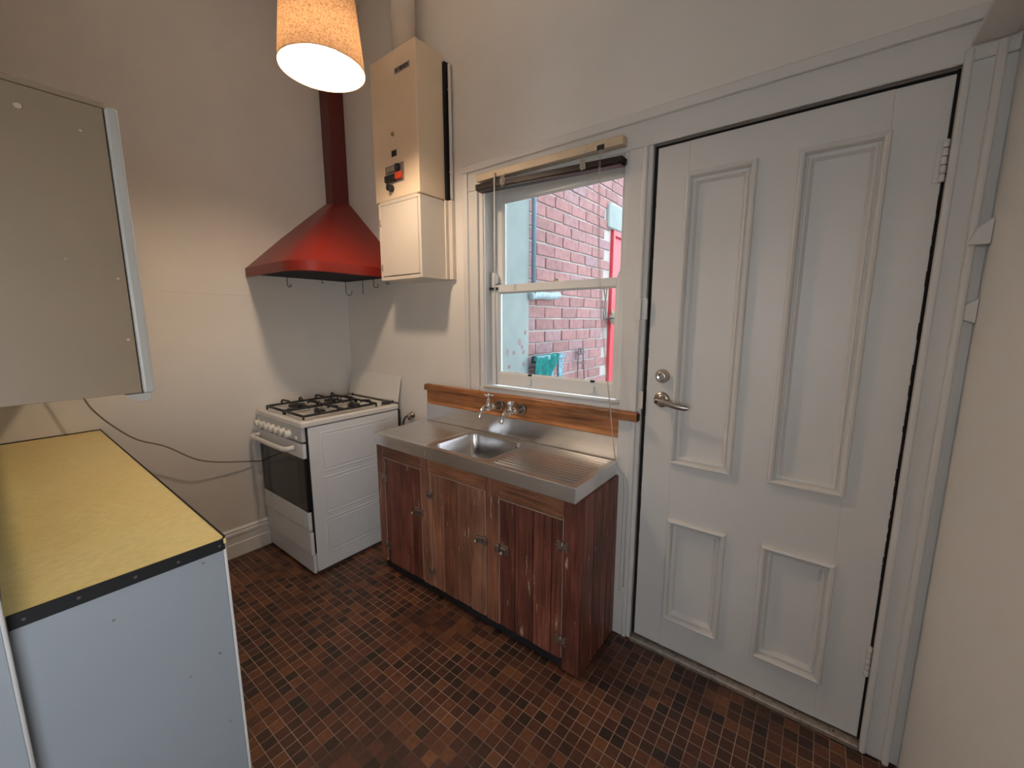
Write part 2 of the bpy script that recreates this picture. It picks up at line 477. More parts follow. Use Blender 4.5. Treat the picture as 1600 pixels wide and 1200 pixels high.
# ================================================================== STRUCTURE
XR = 3.066      # right wall
XL = -0.02      # left wall
CZ = 3.35
def multi_box(name, boxes, mat, parent=None):
    bm = bmesh.new()
    for lo, hi in boxes: b_box(bm, lo, hi)
    return finish(name, bm, mat, parent)

# back wall with window and door openings
WX0, WX1, WZ0, WZ1 = 1.262, 2.085, 1.045, 2.12
DX0, DX1, DZ1 = 2.163, 2.972, 2.10
struct(multi_box('wall_back', [((-0.2, 0, -0.05), (WX0, 0.16, CZ)), ((WX0, 0, -0.05), (WX1, 0.16, WZ0)), ((WX0, 0, WZ1), (WX1, 0.16, CZ)),
    ((WX1, 0, -0.05), (DX0, 0.16, CZ)), ((DX0, 0, DZ1), (DX1, 0.16, CZ)), ((DX1, 0, -0.05), (XR + 0.2, 0.16, CZ))], 'wall'),
    'off-white plaster wall behind the sink with window and door', 'wall')
wl_ = sthing('wall_left', 'off-white plaster wall behind the stove and the yellow bench', 'wall', (XL, -0.9, 0))
box('plaster', (XL - 0.12, -1.83, -0.05), (XL, 0.0, CZ), 'wall', wl_)
for k, pts in enumerate([[(-1.05, 1.592), (-0.8, 1.588), (-0.6, 1.592), (-0.45, 1.586)], [(-0.42, 1.607), (-0.35, 1.600), (-0.27, 1.598), (-0.2, 1.597)], [(-0.3, 1.578), (-0.2, 1.572), (-0.1, 1.568), (-0.03, 1.569)]]):
    tube('paint_wrinkle', smooth_path([(XL, y, z) for y, z in pts]), 0.0016, 'wall', wl_, 5)
struct(multi_box('wall_right', [((XR, -1.80, -0.05), (XR + 0.12, 0.0, CZ)), ((XR, -2.70, -0.05), (XR + 0.12, -1.80, 0.65)), ((XR, -2.70, 1.65), (XR + 0.12, -1.80, CZ)), ((XR, -5.3, -0.05), (XR + 0.12, -2.70, CZ))], 'wall_white'),
    'plain off-white wall to the right of the door', 'wall')
NX = 1.652
wf = sthing('wall_front', 'pale nib wall end at the left edge beside the yellow bench', 'wall', (0.8, -1.75, 0))
box('plaster', (-0.2, -1.83, -0.05), (NX, -1.695, CZ), 'panel_grey', wf, 0.004)
tube('corner_bead', [(NX, -1.695, 0.0), (NX, -1.695, CZ)], 0.0032, 'gloss_white', wf, 8)
struct(multi_box('wall_rear', [((-1.4, -5.3, -0.05), (1.7, -5.18, CZ)), ((1.7, -5.3, -0.05), (2.8, -5.18, 0.9)), ((1.7, -5.3, 2.2), (2.8, -5.18, CZ)), ((2.8, -5.3, -0.05), (XR, -5.18, CZ)), ((-1.4, -5.3, -0.05), (-1.28, -1.83, CZ)), ((-1.4, -1.86, -0.05), (-0.1, -1.74, CZ))], 'wall'),
    'off-white walls of the room behind the camera', 'wall')
struct(box('ceiling', (-1.4, -5.3, CZ), (XR + 0.12, 0.16, CZ + 0.1), 'ceiling'), 'plain off-white ceiling', 'ceiling')

# floor: grout bed + mosaic tiles
fl_ = sthing('floor', 'dark brown and rust small square mosaic tile floor with worn grout', 'floor', (1.5, -0.9, 0))
box('grout_bed', (XL - 0.02, -1.86, -0.06), (XR, 0.05, -0.0012), 'grout', fl_)
struct(box('floor_rear', (-1.4, -5.3, -0.06), (XR, -1.86, -0.0012), 'rear_floor'), 'timber floor of the room behind the camera', 'floor')
fwd = cam.rotation_euler.to_matrix() @ Vector((0, 0, -1)); rgt = cam.rotation_euler.to_matrix() @ Vector((1, 0, 0)); upv = fwd.cross(rgt) * -1
def in_view(x, y):
    d = Vector((x, y, 0)) - CAM; z = d.dot(fwd)
    if z < 0.05: return False
    px = 800 + 635.53 * d.dot(rgt) / z; py = 600 - 635.53 * d.dot(upv) / z
    if not (0 < px < 1600 and 0 < py < 1200): return False
    return px > 357 + (py - 840) * 0.111 and px < 1400
def covered(x, y):
    return (x < 1.60 and y < -1.36) or (0.80 < x < 2.08 and y > -0.29) or (0.01 < x < 0.56 and y > -0.64)
def tile_mesh():
    h = P / 2 - 0.0012; h2 = h - 0.0010
    bm = bmesh.new()
    rings = [[bm.verts.new((sx_ * s, sy_ * s, z)) for sx_, sy_ in ((-1, -1), (1, -1), (1, 1), (-1, 1))] for s, z in ((h, -0.003), (h, -0.0009), (h2, 0.0))]
    for a, c in zip(rings, rings[1:]):
        for k in range(4): bm.faces.new((a[k], a[(k + 1) % 4], c[(k + 1) % 4], c[k]))
    bm.faces.new(rings[-1])
    me = bpy.data.meshes.new('tile'); bm.to_mesh(me); bm.free(); me.materials.append(M['tile']); return me
TM = tile_mesh()
cells = []
for i in range(-40, 36):
    for j in range(-22, 23):
        x = TX0 + (i + .5) * P; y = TY0 + (j + .5) * P
        if XL < x < XR - 0.005 and -1.85 < y < 0.0 - (0 if DX0 < x < DX1 else 0.0) and not covered(x, y): cells.append((x, y))
vis = sorted([c for c in cells if in_view(*c)], key=lambda c: (c[0] - CAM.x) ** 2 + (c[1] - CAM.y) ** 2)
near = set(vis[:300])
for x, y in vis[:300]:
    o = bpy.data.objects.new('tile', TM); COL.objects.link(o); o.parent = fl_
    o.location = Vector((x, y, random.uniform(-0.0002, 0.0002))) - fl_.location
    o.rotation_euler = (random.uniform(-.004, .004), random.uniform(-.004, .004), random.uniform(-.012, .012))
verts = []; faces = []
for x, y in cells:
    if (x, y) in near: continue
    b0 = len(verts); dz = random.uniform(-.0003, .0002); a = random.uniform(-.012, .012); ca, sa = math.cos(a), math.sin(a)
    for v in TM.vertices: verts.append((x + v.co.x * ca - v.co.y * sa, y + v.co.x * sa + v.co.y * ca, v.co.z + dz))
    for p in TM.polygons: faces.append([b0 + k for k in p.vertices])
me = bpy.data.meshes.new('far_tiles'); me.from_pydata(verts, [], faces)
o = link('far_tiles', me, fl_, 'tile', (0, 0, 0)); o['kind'] = 'stuff'

# baseboard on left wall
pr = [(XL, 0.0), (-0.006, 0.0), (-0.006, 0.082), (-0.009, 0.088), (-0.009, 0.132), (-0.004, 0.138), (-0.004, 0.152), (-0.009, 0.157), (-0.007, 0.168), (XL + 0.002, 0.18), (XL, 0.18)]
bm = bmesh.new()
a = [bm.verts.new((p[0], -1.34, p[1])) for p in pr]; c = [bm.verts.new((p[0], -0.001, p[1])) for p in pr]
for i in range(len(pr)): bm.faces.new((a[i], a[(i + 1) % len(pr)], c[(i + 1) % len(pr)], c[i]))
bm.faces.new(a[::-1]); bm.faces.new(c)
struct(finish('baseboard_left', bm, 'wall_white'), 'moulded cream baseboard along the left wall', 'baseboard')

# architraves (door and window share one head)
tr1 = sthing('trim_1', 'white painted architrave running over the window and the door', 'trim', (2.1, -0.01, 0))
def casing(name, x0, x1, z0, z1, bead=None, parent=tr1):
    box(name, (x0, -0.020, z0), (x1, 0.0, z1), 'gloss_white', parent, 0.003, 2)
    if bead: box('bead', bead[0], bead[1], 'gloss_white', parent, 0.004, 2)
casing('head_casing', 1.175, XR - 0.001, 2.098, 2.222, ((1.175, -0.034, 2.188), (XR - 0.001, -0.0, 2.224)))
casing('left_casing', 1.175, 1.266, 1.046, 2.0975, ((1.173, -0.030, 1.046), (1.206, 0.0, 2.222)))
casing('middle_casing', 2.072, 2.146, 0.002, 2.0975)
box('edge_bead', (2.128, -0.027, 0.002), (2.148, -0.001, 2.099), 'gloss_white', tr1, 0.006, 3)
casing('right_casing', 2.970, 3.036, 0.002, 2.0975)
box('edge_bead', (2.968, -0.030, 0.002), (2.985, -0.001, 2.128), 'gloss_white', tr1, 0.006, 3)
box('edge_bead', (3.024, -0.036, 0.002), (3.042, -0.001, 2.13), 'gloss_white', tr1, 0.007, 3)
box('corner_strip', (3.042, -0.008, 0.002), (XR - 0.0005, 0.0, 2.128), 'gloss_white', tr1)
box('door_stop', (2.146, -0.012, 0.0), (2.164, 0.045, 2.10), 'gloss_white', tr1, 0.002)
box('door_stop', (2.9735, -0.006, 0.0), (2.979, 0.045, 2.10), 'gloss_white', tr1)
box('door_stop', (2.163, -0.010, 2.098), (2.972, 0.045, 2.108), 'gloss_white', tr1)
box('apron', (1.266, -0.014, 1.046), (2.074, 0.0, 1.083), 'window_paint', tr1, 0.002)
box('keeper_plate', (2.122, -0.0285, 1.440), (2.150, -0.0205, 1.528), 'gloss_white', tr1, 0.002, 2)
box('keeper_plate', (2.1505, -0.022, 1.443), (2.172, -0.006, 1.526), 'control_panel', tr1, 0.002, 2)
box('latch_plate', (2.150, -0.015, 1.075), (2.172, -0.0115, 1.150), 'cream_paint', tr1, 0.003, 2)

tr2 = sthing('trim_2', 'white ledge board running along the top of the right wall', 'trim', (XR, -0.9, 2.12))
box('ledge_board', (2.975, -1.8, 2.130), (3.052, -0.0365, 2.142), 'gloss_white', tr2, 0.002)
box('wall_cleat', (3.050, -1.8, 2.134), (XR - 0.0005, -0.035, 2.19), 'gloss_white', tr2)
tr3 = sthing('trim_3', 'small white sloped blocks in the corner right of the door', 'trim', (XR, -0.02, 1.4))
prism('block', [(3.022, 1.634), (XR - .001, 1.634), (XR - .001, 1.70), (3.036, 1.676)], -0.05, -0.037, 'y', 'gloss_white', tr3, 0.002)
prism('block', [(3.040, 1.44), (XR - .001, 1.43), (XR - .001, 1.497), (3.040, 1.479)], -0.034, -0.008, 'y', 'gloss_white', tr3, 0.002)
struct(box('trim_4', (2.168, -0.030, 0.0005), (2.968, 0.02, 0.022), 'aluminium', None, 0.004), 'worn metal threshold strip under the door', 'threshold')
th = bpy.data.objects['trim_4']
for x in (2.24, 2.37, 2.52, 2.66, 2.79, 2.9):
    lathe('screw', [(0.004, 0), (0.003, 0.001)], (x, -0.012, 0.0215), 'dark_gap', th, n=8)

# ------------------------------------------------------------------ door
d1 = sthing('door_1', 'white four panel door with satin lever handle and deadbolt', 'door', (2.57, 0.02, 0.03))
DW0, DW1, DB, DT = 2.180, 2.962, 0.030, 2.085
box('stile', (DW0, 0, DB), (2.296, 0.04, DT), 'gloss_white', d1, 0.0015)
box('stile', (2.510, 0.0004, 0.17), (2.640, 0.04, 1.98), 'gloss_white', d1)
box('stile', (2.842, 0, DB), (DW1, 0.04, DT), 'gloss_white', d1, 0.0015)
box('rail', (2.296, 0.0003, 1.968), (2.842, 0.04, DT), 'gloss_white', d1)
box('rail', (2.296, 0.0003, 0.622), (2.842, 0.04, 0.868), 'gloss_white', d1)
box('rail', (2.296, 0.0003, DB), (2.842, 0.04, 0.176), 'gloss_white', d1)
for x0, x1, z0, z1 in ((2.289, 2.517, 0.861, 1.975), (2.629, 2.848, 0.863, 1.975), (2.298, 2.517, 0.168, 0.627), (2.631, 2.850, 0.171, 0.630)):
    box('panel', (x0 + .004, 0.016, z0 + .004), (x1 - .004, 0.03, z1 - .004), 'gloss_white', d1)
    bm = bmesh.new()
    b_frame(bm, x0, x1, z0, z1, [(0, 0.018), (0.0, 0.003), (0.0008, -0.010), (0.004, -0.016), (0.010, -0.018), (0.016, -0.014), (0.020, -0.004), (0.0215, 0.004), (0.025, 0.0045), (0.027, 0.000), (0.033, 0.002), (0.040, 0.0135), (0.042, 0.0165)])
    finish('panel_moulding', bm, 'gloss_white', d1, smooth=False)
box('door_top_gap', (DX0 + .002, 0.012, DT), (DX1 + .004, 0.03, 2.0995), 'dark_gap', d1)  # solid dark filler, the shade of the gap put into its colour
box('latch_side_gap', (2.1645, 0.010, 0.022), (DW0 - .0005, 0.03, 2.098), 'dark_gap', d1)  # dark filler for the gap's shade, also stops daylight leaking past
for lo_b, hi_b in (((2.150, 0.041, 0.0), (2.20, 0.07, 2.13)), ((2.935, 0.041, 0.0), (2.985, 0.07, 2.13)), ((2.20, 0.041, 2.06), (2.935, 0.07, 2.13)), ((2.20, 0.041, -0.02), (2.935, 0.07, 0.06))):
    box('rebate', lo_b, hi_b, 'gloss_white', d1)  # unseen strips added behind the leaf to block daylight leaks
# ragged gap along the hinge side, its shade a solid dark filler
bm = bmesh.new(); zz = 0.03
b_box(bm, (2.9625, 0.006, 0.022), (2.9734, 0.03, 2.098))
finish('hinge_side_gap', bm, 'dark_gap', d1)
bm = bmesh.new()
rr_ = random.Random(3); z = 0.6
while z < 1.78:
    h = rr_.uniform(.01, .05); w = rr_.uniform(.0004, .0028)
    b_box(bm, (2.9625 - w, -0.0008, z), (2.9628, 0.01, z + h)); z += h + rr_.uniform(.0, .02)
o = finish('chipped_edge', bm, 'dark_end', d1)
bm = bmesh.new(); z = 0.04
while z < 1.9:
    h = rr_.uniform(.02, .08); w = rr_.uniform(.0004, .0022)
    b_box(bm, (DW0 - .002, -0.0004, z), (DW0 + w, 0.01, z + h)); z += h + rr_.uniform(.01, .08)
finish('chipped_edge', bm, 'dark_end', d1)
for z0, z1 in ((1.812, 1.922), (0.274, 0.384)):
    hb = box('hinge', (2.944, -0.004, z0), (2.962, -0.0002, z1), 'gloss_white', d1, 0.001)
    k = 5
    for i in range(k):
        s = (z1 - z0) / k
        lathe('knuckle', [(0.0055, 0.001), (0.0065, 0.003), (0.0065, s - .003), (0.0055, s - .001)], (2.9605, -0.0085, z0 + i * s), 'gloss_white', hb, n=12)
db = lathe('deadbolt', [(0.0275, 0), (0.0285, 0.003), (0.0285, 0.010), (0.020, 0.026), (0.0185, 0.028)], (2.244, 0, 1.218), 'nickel', d1, (0, -1, 0), 32, label='round satin metal deadbolt with keyhole')
lathe('lock_face', [(0.0175, 0), (0.0165, 0.0016), (0.013, 0.0016), (0.012, 0.0006), (0.004, 0.0006)], (2.244, -0.028, 1.218), 'chrome', db, (0, -1, 0), 28)
box('keyhole', (2.2428, -0.0300, 1.209), (2.2452, -0.0284, 1.219), 'black', db)
lathe('key_cylinder', [(0.0062, 0), (0.0058, 0.0012)], (2.244, -0.0284, 1.214), 'nickel', db, (0, -1, 0), 20)
lv = lathe('lever_handle', [(0.031, 0), (0.032, 0.003), (0.030, 0.008), (0.022, 0.011), (0.014, 0.013), (0.012, 0.036), (0.011, 0.040)], (2.246, 0, 1.122), 'nickel', d1, (0, -1, 0), 32, label='satin metal lever handle on round rose')
bm = bmesh.new()
pts = smooth_path([(2.232, -0.046, 1.121), (2.255, -0.048, 1.120), (2.285, -0.050, 1.116), (2.315, -0.053, 1.110), (2.345, -0.052, 1.107), (2.362, -0.050, 1.108)], 4)
b_tube(bm, pts, [0.010 + 0.002 * math.sin(PI * i / (len(pts) - 1)) - 0.004 * max(0, i / (len(pts) - 1) - .8) * 5 for i in range(len(pts))], 12)
for v in bm.verts: v.co.y = -0.049 + (v.co.y + 0.049) * 0.62
finish('lever', bm, 'nickel', lv, smooth=True)
lathe('lever_lock_button', [(0.006, 0), (0.005, 0.004)], (2.240, -0.054, 1.121), 'black', lv, (0, -1, 0), 14)

# ------------------------------------------------------------------ sash window
w1 = sthing('window_1', 'white painted double hung sash window above the sink', 'window', (1.67, 0.05, 1.06))
box('jamb', (1.266, -0.006, 1.075), (1.292, 0.155, 2.12), 'window_paint', w1, 0.002)
box('jamb', (2.050, -0.006, 1.075), (2.076, 0.155, 2.12), 'window_paint', w1, 0.002)
box('head', (1.266, -0.006, 2.098), (2.076, 0.155, 2.119), 'window_paint', w1, 0.002)
box('sill', (1.266, 0.0, 1.047), (2.076, 0.22, 1.082), 'window_paint', w1, 0.003)
for x in (1.292, 1.300):
    box('parting_bead', (x, 0.0 if x < 1.295 else 0.076, 1.082), (x + 0.010, 0.030 if x < 1.295 else 0.084, 2.098), 'window_paint', w1, 0.002)
lathe_ = tube('stool_bead', [(1.30, -0.016, 1.087), (2.070, -0.016, 1.092)], 0.0075, 'window_paint', w1, 10)
def sash(name, x0, x1, z0, z1, ya, yb, st, top, bot):
    s = box(name, (x0, ya, z0), (x0 + st[0], yb, z1), 'window_paint', w1, 0.002)
    box('stile', (x1 - st[1], ya, z0), (x1, yb, z1), 'window_paint', s, 0.002)
    box('top_rail', (x0 + st[0], ya, z1 - top), (x1 - st[1], yb, z1), 'window_paint', s, 0.002)
    box('bottom_rail', (x0 + st[0], ya, z0), (x1 - st[1], yb, z0 + bot), 'window_paint', s, 0.002)
    bm = bmesh.new()
    b_frame(bm, x0 + st[0] - .001, x1 - st[1] + .001, z0 + bot - .001, z1 - top + .001, [(0, ya + .001), (0.001, ya + .004), (0.007, ya + .010), (0.008, ya + .016), (0.0, ya + .018)])
    finish('glazing_bead', bm, 'window_paint', s)
    box('pane', (x0 + st[0], ya + .018, z0 + bot), (x1 - st[1], ya + .021, z1 - top), 'glass', s, label='clear window pane')
    return s
up = sash('upper_sash', 1.296, 2.050, 1.590, 2.115, 0.085, 0.118, (0.054, 0.040), 0.066, 0.030)
lo_ = sash('lower_sash', 1.300, 2.050, 1.092, 1.624, 0.045, 0.078, (0.049, 0.040), 0.038, 0.066)
# horn of the sash on the left and its dark packer
prism('sash_horn', [(2.0105, 1.622), (1.992, 1.622), (1.996, 1.640), (2.004, 1.655), (2.0105, 1.668)], 0.088, 0.108, 'y', 'window_paint', up, 0.001)
prism('sash_horn', [(1.300, 1.624), (1.318, 1.624), (1.334, 1.640), (1.336, 1.662), (1.322, 1.690), (1.300, 1.694)], 0.046, 0.072, 'y', 'window_paint', lo_, 0.002)
box('packer', (1.300, 0.032, 1.600), (1.352, 0.0445, 1.613), 'black', lo_, 0.001)
lk = lathe('sash_lock', [(0.016, 0), (0.016, 0.006), (0.010, 0.012), (0.004, 0.014)], (1.700, 0.06, 1.624), 'aluminium', lo_, n=20)
for x in (1.558, 1.912):
    box('sash_lift', (x - .014, 0.030, 1.106), (x + .014, 0.0447, 1.140), 'window_paint', lo_, 0.002)
    box('latch_stud', (x - .009, 0.040, 1.156), (x + .009, 0.052, 1.166), 'black', lo_, 0.001)

# ================================================================== OUTSIDE
XB = 1.12
we = sthing('wall_outside', 'pink red brick wall with white mortar across the side yard', 'wall', (XB, 1.5, 0))
box('mortar_bed', (0.9, 0.16, -0.3), (XB - 0.004, 3.6, 3.1), 'mortar', we)
BM_ = bmesh.new(); b_box(BM_, (-0.05, -0.1135, -0.0375), (0.006, 0.1135, 0.0375), 0.004, 1)
bmesh.ops.recalc_face_normals(BM_, faces=BM_.faces)
bme = bpy.data.meshes.new('brick'); BM_.to_mesh(bme); BM_.free(); bme.materials.append(M['brick'])
HM = bmesh.new(); b_box(HM, (-0.05, -0.0535, -0.0375), (0.006, 0.0535, 0.0375), 0.004, 1)
bmesh.ops.recalc_face_normals(HM, faces=HM.faces)
hme = bpy.data.meshes.new('half_brick'); HM.to_mesh(hme); HM.free(); hme.materials.append(M['brick'])
CH = 0.0865; LP = 0.2385
rb_ = random.Random(11)
for c_ in range(26):
    z = 0.72 + c_ * CH
    off = 0 if c_ % 2 else LP / 2
    y = 0.615 + LP / 2 - off
    if c_ % 2 == 0:
        o = bpy.data.objects.new('half_brick', hme); COL.objects.link(o); o.parent = we
        o.location = Vector((XB, 0.615 + 0.055, z)) - we.location; y = 0.615 + 0.12 + LP / 2
    lim = 1.95 if z < 2.46 else 2.9
    while y < lim - 0.08:
        o = bpy.data.objects.new('brick', bme); COL.objects.link(o); o.parent = we
        o.location = Vector((XB + rb_.uniform(-.003, .003), y, z + rb_.uniform(-.002, .002))) - we.location
        o.rotation_euler = (rb_.uniform(-.012, .012), 0, rb_.uniform(-.012, .012))
        y += LP
box('rendered_corner', (1.0, 0.16, -0.3), (XB + 0.035, 0.612, 3.1), 'render', we, 0.006, 1, 'pale flaking rendered corner of the wall')
for k in range(14):
    y = rb_.uniform(.28, .59); z = rb_.uniform(1.05, 1.4)
    bm = bmesh.new(); N = 7
    vs = [bm.verts.new((XB + 0.0358, y + rb_.uniform(.005, .02) * math.cos(2 * PI * i / N), z + rb_.uniform(.005, .03) * math.sin(2 * PI * i / N))) for i in range(N)]
    f = bm.faces.new(vs); ex = bmesh.ops.extrude_face_region(bm, geom=[f])
    for v in [g_ for g_ in ex['geom'] if isinstance(g_, bmesh.types.BMVert)]: v.co.x -= 0.003
    finish('flaked_patch', bm, 'brick', we)
rdr = thing('red_door', 'bright red painted yard door set in the brick wall', 'door', (XB, 2.3, 0))
box('door_leaf', (XB - 0.02, 1.985, 0.02), (XB + 0.006, 2.75, 2.20), 'door_red', rdr, 0.003)
box('door_frame', (XB - 0.02, 1.948, 0.0), (XB + 0.03, 1.985, 2.25), 'door_red', rdr, 0.004)
box('door_frame', (XB - 0.02, 2.75, 0.0), (XB + 0.03, 2.80, 2.25), 'door_red', rdr, 0.004)
box('door_frame', (XB - 0.02, 1.985, 2.20), (XB + 0.03, 2.75, 2.25), 'door_red', rdr, 0.004)
ln = tag(box('stone_lintel', (XB - 0.03, 1.84, 2.255), (XB + 0.03, 2.85, 2.46), 'render', None, 0.01, 1), 'weathered pale lintel above the red yard door', 'lintel')
ln['kind'] = 'structure'
tube_ = tag(tube('downpipe', [(XB + 0.055, 0.634, 1.60), (XB + 0.055, 0.634, 3.05)], 0.016, 'pipe_blue', None, 12), 'dark blue-grey downpipe beside the rendered corner outside', 'pipe')
tag(tube('lagged_pipe', smooth_path([(XB + 0.05, 0.60, 1.600), (XB + 0.045, 0.72, 1.612), (XB + 0.045, 0.85, 1.612), (XB + 0.05, 0.96, 1.622)]), [0.026] * 19, 'pipe_lag', None, 12), 'short grey lagged pipe running level on the brick wall', 'pipe')
rk = thing('garden_chair', 'weathered blue-grey slatted chair under a teal cloth in the yard', 'chair', (1.3, 0.86, 0.0))
for y in (0.66, 0.745, 0.835, 0.955):
    box('back_slat', (1.19, y - (.034 if y > .9 else .016), 0.45), (1.21, y + (.034 if y > .9 else .016), 1.17), 'blue_rack', rk, 0.003)
box('top_rail', (1.186, 0.62, 1.165), (1.216, 1.01, 1.20), 'blue_rack', rk, 0.004)
box('seat', (1.2, 0.62, 0.43), (1.62, 1.01, 0.455), 'blue_rack', rk, 0.004)
for x in (1.205, 1.60):
    for y in (0.635, 0.995): box('leg', (x - .018, y - .018, 0.0), (x + .018, y + .018, 0.43), 'blue_rack', rk, 0.003)
# teal cloth draped on the chair
bm = bmesh.new(); NU, NV = 16, 14; g_ = []
for i in range(NU + 1):
    row = []
    u = i / NU
    for j in range(NV + 1):
        v = j / NV
        y = 0.60 + 0.30 * u; s = (v - .35)
        drop = 0.23 * (1 - 0.75 * abs(u - .35) * 1.6) if s > 0 else 0.06
        z = 1.208 - abs(s) / .65 * drop if s > 0 else 1.208 - abs(s) / .35 * drop
        x = 1.201 + (0.022 + .006 * math.sin(u * 19)) * (1 if s > 0.02 else -1 if s < -.02 else 0) + 0.006 * math.sin(u * 25 + v * 5)
        row.append(bm.verts.new((x, y, z)))
    g_.append(row)
for i in range(NU):
    for j in range(NV): bm.faces.new((g_[i][j], g_[i + 1][j], g_[i + 1][j + 1], g_[i][j + 1]))
bmesh.ops.solidify(bm, geom=bm.faces[:], thickness=0.004)
tag(finish('teal_cloth', bm, 'teal', smooth=True), 'teal cloth draped over the yard chair back', 'cloth')
st = thing('scroll_stand', 'rusted wire stand with two scroll tops against the brick wall', 'stand', (1.16, 1.34, 0))
for s, yc in ((-1, 1.30), (1, 1.385)):
    pts = [(1.17 + .0, yc + s * 0.045, 0.0), (1.17, yc + s * 0.02, 0.95), (1.165, yc, 1.16)]
    pts += [(1.165, yc + s * 0.002 - s * 0.02 * (1 - math.cos(a)), 1.19 + 0.028 * math.sin(a)) for a in [k * PI / 5 for k in range(0, 9)]]
    tube('scroll_leg', pts, 0.0045, 'rust', st, 6)
for z in (1.175, 1.09, 0.6): box('cross_bar', (1.163, 1.285, z), (1.170, 1.40, z + 0.012), 'rust', st)
pt = thing('hanging_pot', 'pale mossy pot hanging in front of the red yard door', 'pot', (1.20, 1.90, 1.40))
lathe('bowl', [(0.03, 0), (0.055, 0.012), (0.068, 0.05), (0.072, 0.085), (0.066, 0.085), (0.06, 0.06)], (1.22, 1.92, 1.405), 'pot', pt, n=20)
for k in range(16):
    a = rb_.uniform(0, 2 * PI); rr = rb_.uniform(0, .055); h = rb_.uniform(.03, .06)
    bm = bmesh.new(); c0 = Vector((1.22 + rr * math.cos(a), 1.92 + rr * math.sin(a), 1.485)); t_ = c0 + Vector((rb_.uniform(-.025, .025), rb_.uniform(-.025, .025), h))
    b_tube(bm, [c0 - Vector((0, 0, .02)), (c0 + t_) / 2, t_], [0.006, 0.010, 0.003], 5)
    finish('leaf', bm, 'leaf', pt, smooth=True)
tube('iron_bracket', smooth_path([(XB + .01, 1.86, 1.46), (1.16, 1.87, 1.455), (1.20, 1.875, 1.45)], 3), 0.007, 'rust', pt, 6)
tube('wire_ring', [(1.22 + .073 * math.cos(a), 1.92 + .073 * math.sin(a), 1.462) for a in [k * PI / 10 for k in range(20)]], 0.004, 'rust', pt, 5, True)
rp_ = thing('knotted_rope', 'brown knotted rope hanging beside the pot outside the window', 'rope', (1.16, 1.80, 1.45))
tube('loop', smooth_path([(1.145, 1.785, 1.73), (1.15, 1.80, 1.66), (1.15, 1.82, 1.60), (1.15, 1.795, 1.54), (1.15, 1.785, 1.49), (1.15, 1.80, 1.45), (1.15, 1.825, 1.48), (1.15, 1.83, 1.53), (1.15, 1.81, 1.58), (1.15, 1.825, 1.65), (1.145, 1.85, 1.73)], 4), 0.006, 'cord_dark', rp_, 6)
lathe('peg', [(0.008, 0), (0.008, 0.03)], (XB, 1.815, 1.735), 'rust', rp_, (1, 0, 0), 8)
yf = sthing('wall_yard', 'grey paling fence closing the far end of the side yard', 'fence', (4.0, 7.0, 0))
for k in range(44):
    box('paling', (1.0 + k * .16, 6.98 + (k % 2) * .012, -0.02), (1.0 + k * .16 + .155, 7.0 + (k % 2) * .012, 1.9 + random.uniform(-.01, .01)), 'concrete', yf)
box('fence_rail', (1.0, 7.02, 1.5), (8.0, 7.07, 1.58), 'concrete', yf)
gr_ = struct(multi_box('ground_outside', [((0.9, 0.16, -0.35), (8, 8.0, -0.02)), ((XR + .12, -10, -0.35), (8, 0.16, -0.02)), ((-4, -10, -0.35), (XR + .12, -5.3, -0.02))], 'concrete'), 'concrete ground of the side yard', 'ground')

# ================================================================== SINK UNIT
sc1 = thing('sink_cabinet', 'rustic red-brown plank cupboard under the steel sink', 'cabinet', (1.43, -0.2, 0))
FY = -0.360; CX0, CX1 = 0.782, 2.084
box('carcass', (CX0 + .016, -0.3365, 0.05), (CX1 - .016, -0.330, 0.765), 'dark_gap', sc1)
box('bottom_board', (CX0 + .016, -0.330, 0.05), (CX1 - .016, -0.012, 0.066), 'pale_edge', sc1)
box('back_board', (CX0 + .016, -0.012, 0.05), (CX1 - .016, -0.006, 0.765), 'pale_edge', sc1)
box('plinth', (CX0 + .02, -0.338, 0.0), (CX1 - .03, -0.010, 0.05), 'dark_gap', sc1)  # black flush front stands in for shade and grime of the toe recess
ZT = 0.767
def plank(x0, x1, z0, z1, mat, parent, name='plank', y0=FY, y1=-0.3365, bev=0.0038):
    return box(name, (x0, y0, z0), (x1, y1, z1), mat, parent, bev, 1)
def front_frame(name, x0, x1, z0, z1, mat):
    return plank(x0, x1, z0, z1, mat, sc1, name)
ZB = 0.052
front_frame('stile', CX0, 0.843, ZB, ZT, 'wood_mid')
front_frame('stile', 1.158, 1.227, ZB, ZT, 'wood_tan')
front_frame('stile', 1.600, 1.678, ZB, ZT, 'wood_mid')
front_frame('stile', 2.006, CX1, 0.012, ZT, 'wood_red')
front_frame('rail', 0.844, 1.157, 0.684, ZT, 'wood_rail')
front_frame('rail', 1.228, 1.599, 0.684, ZT, 'wood_rail')
front_frame('rail', 1.679, 2.005, 0.672, ZT, 'wood_rail')
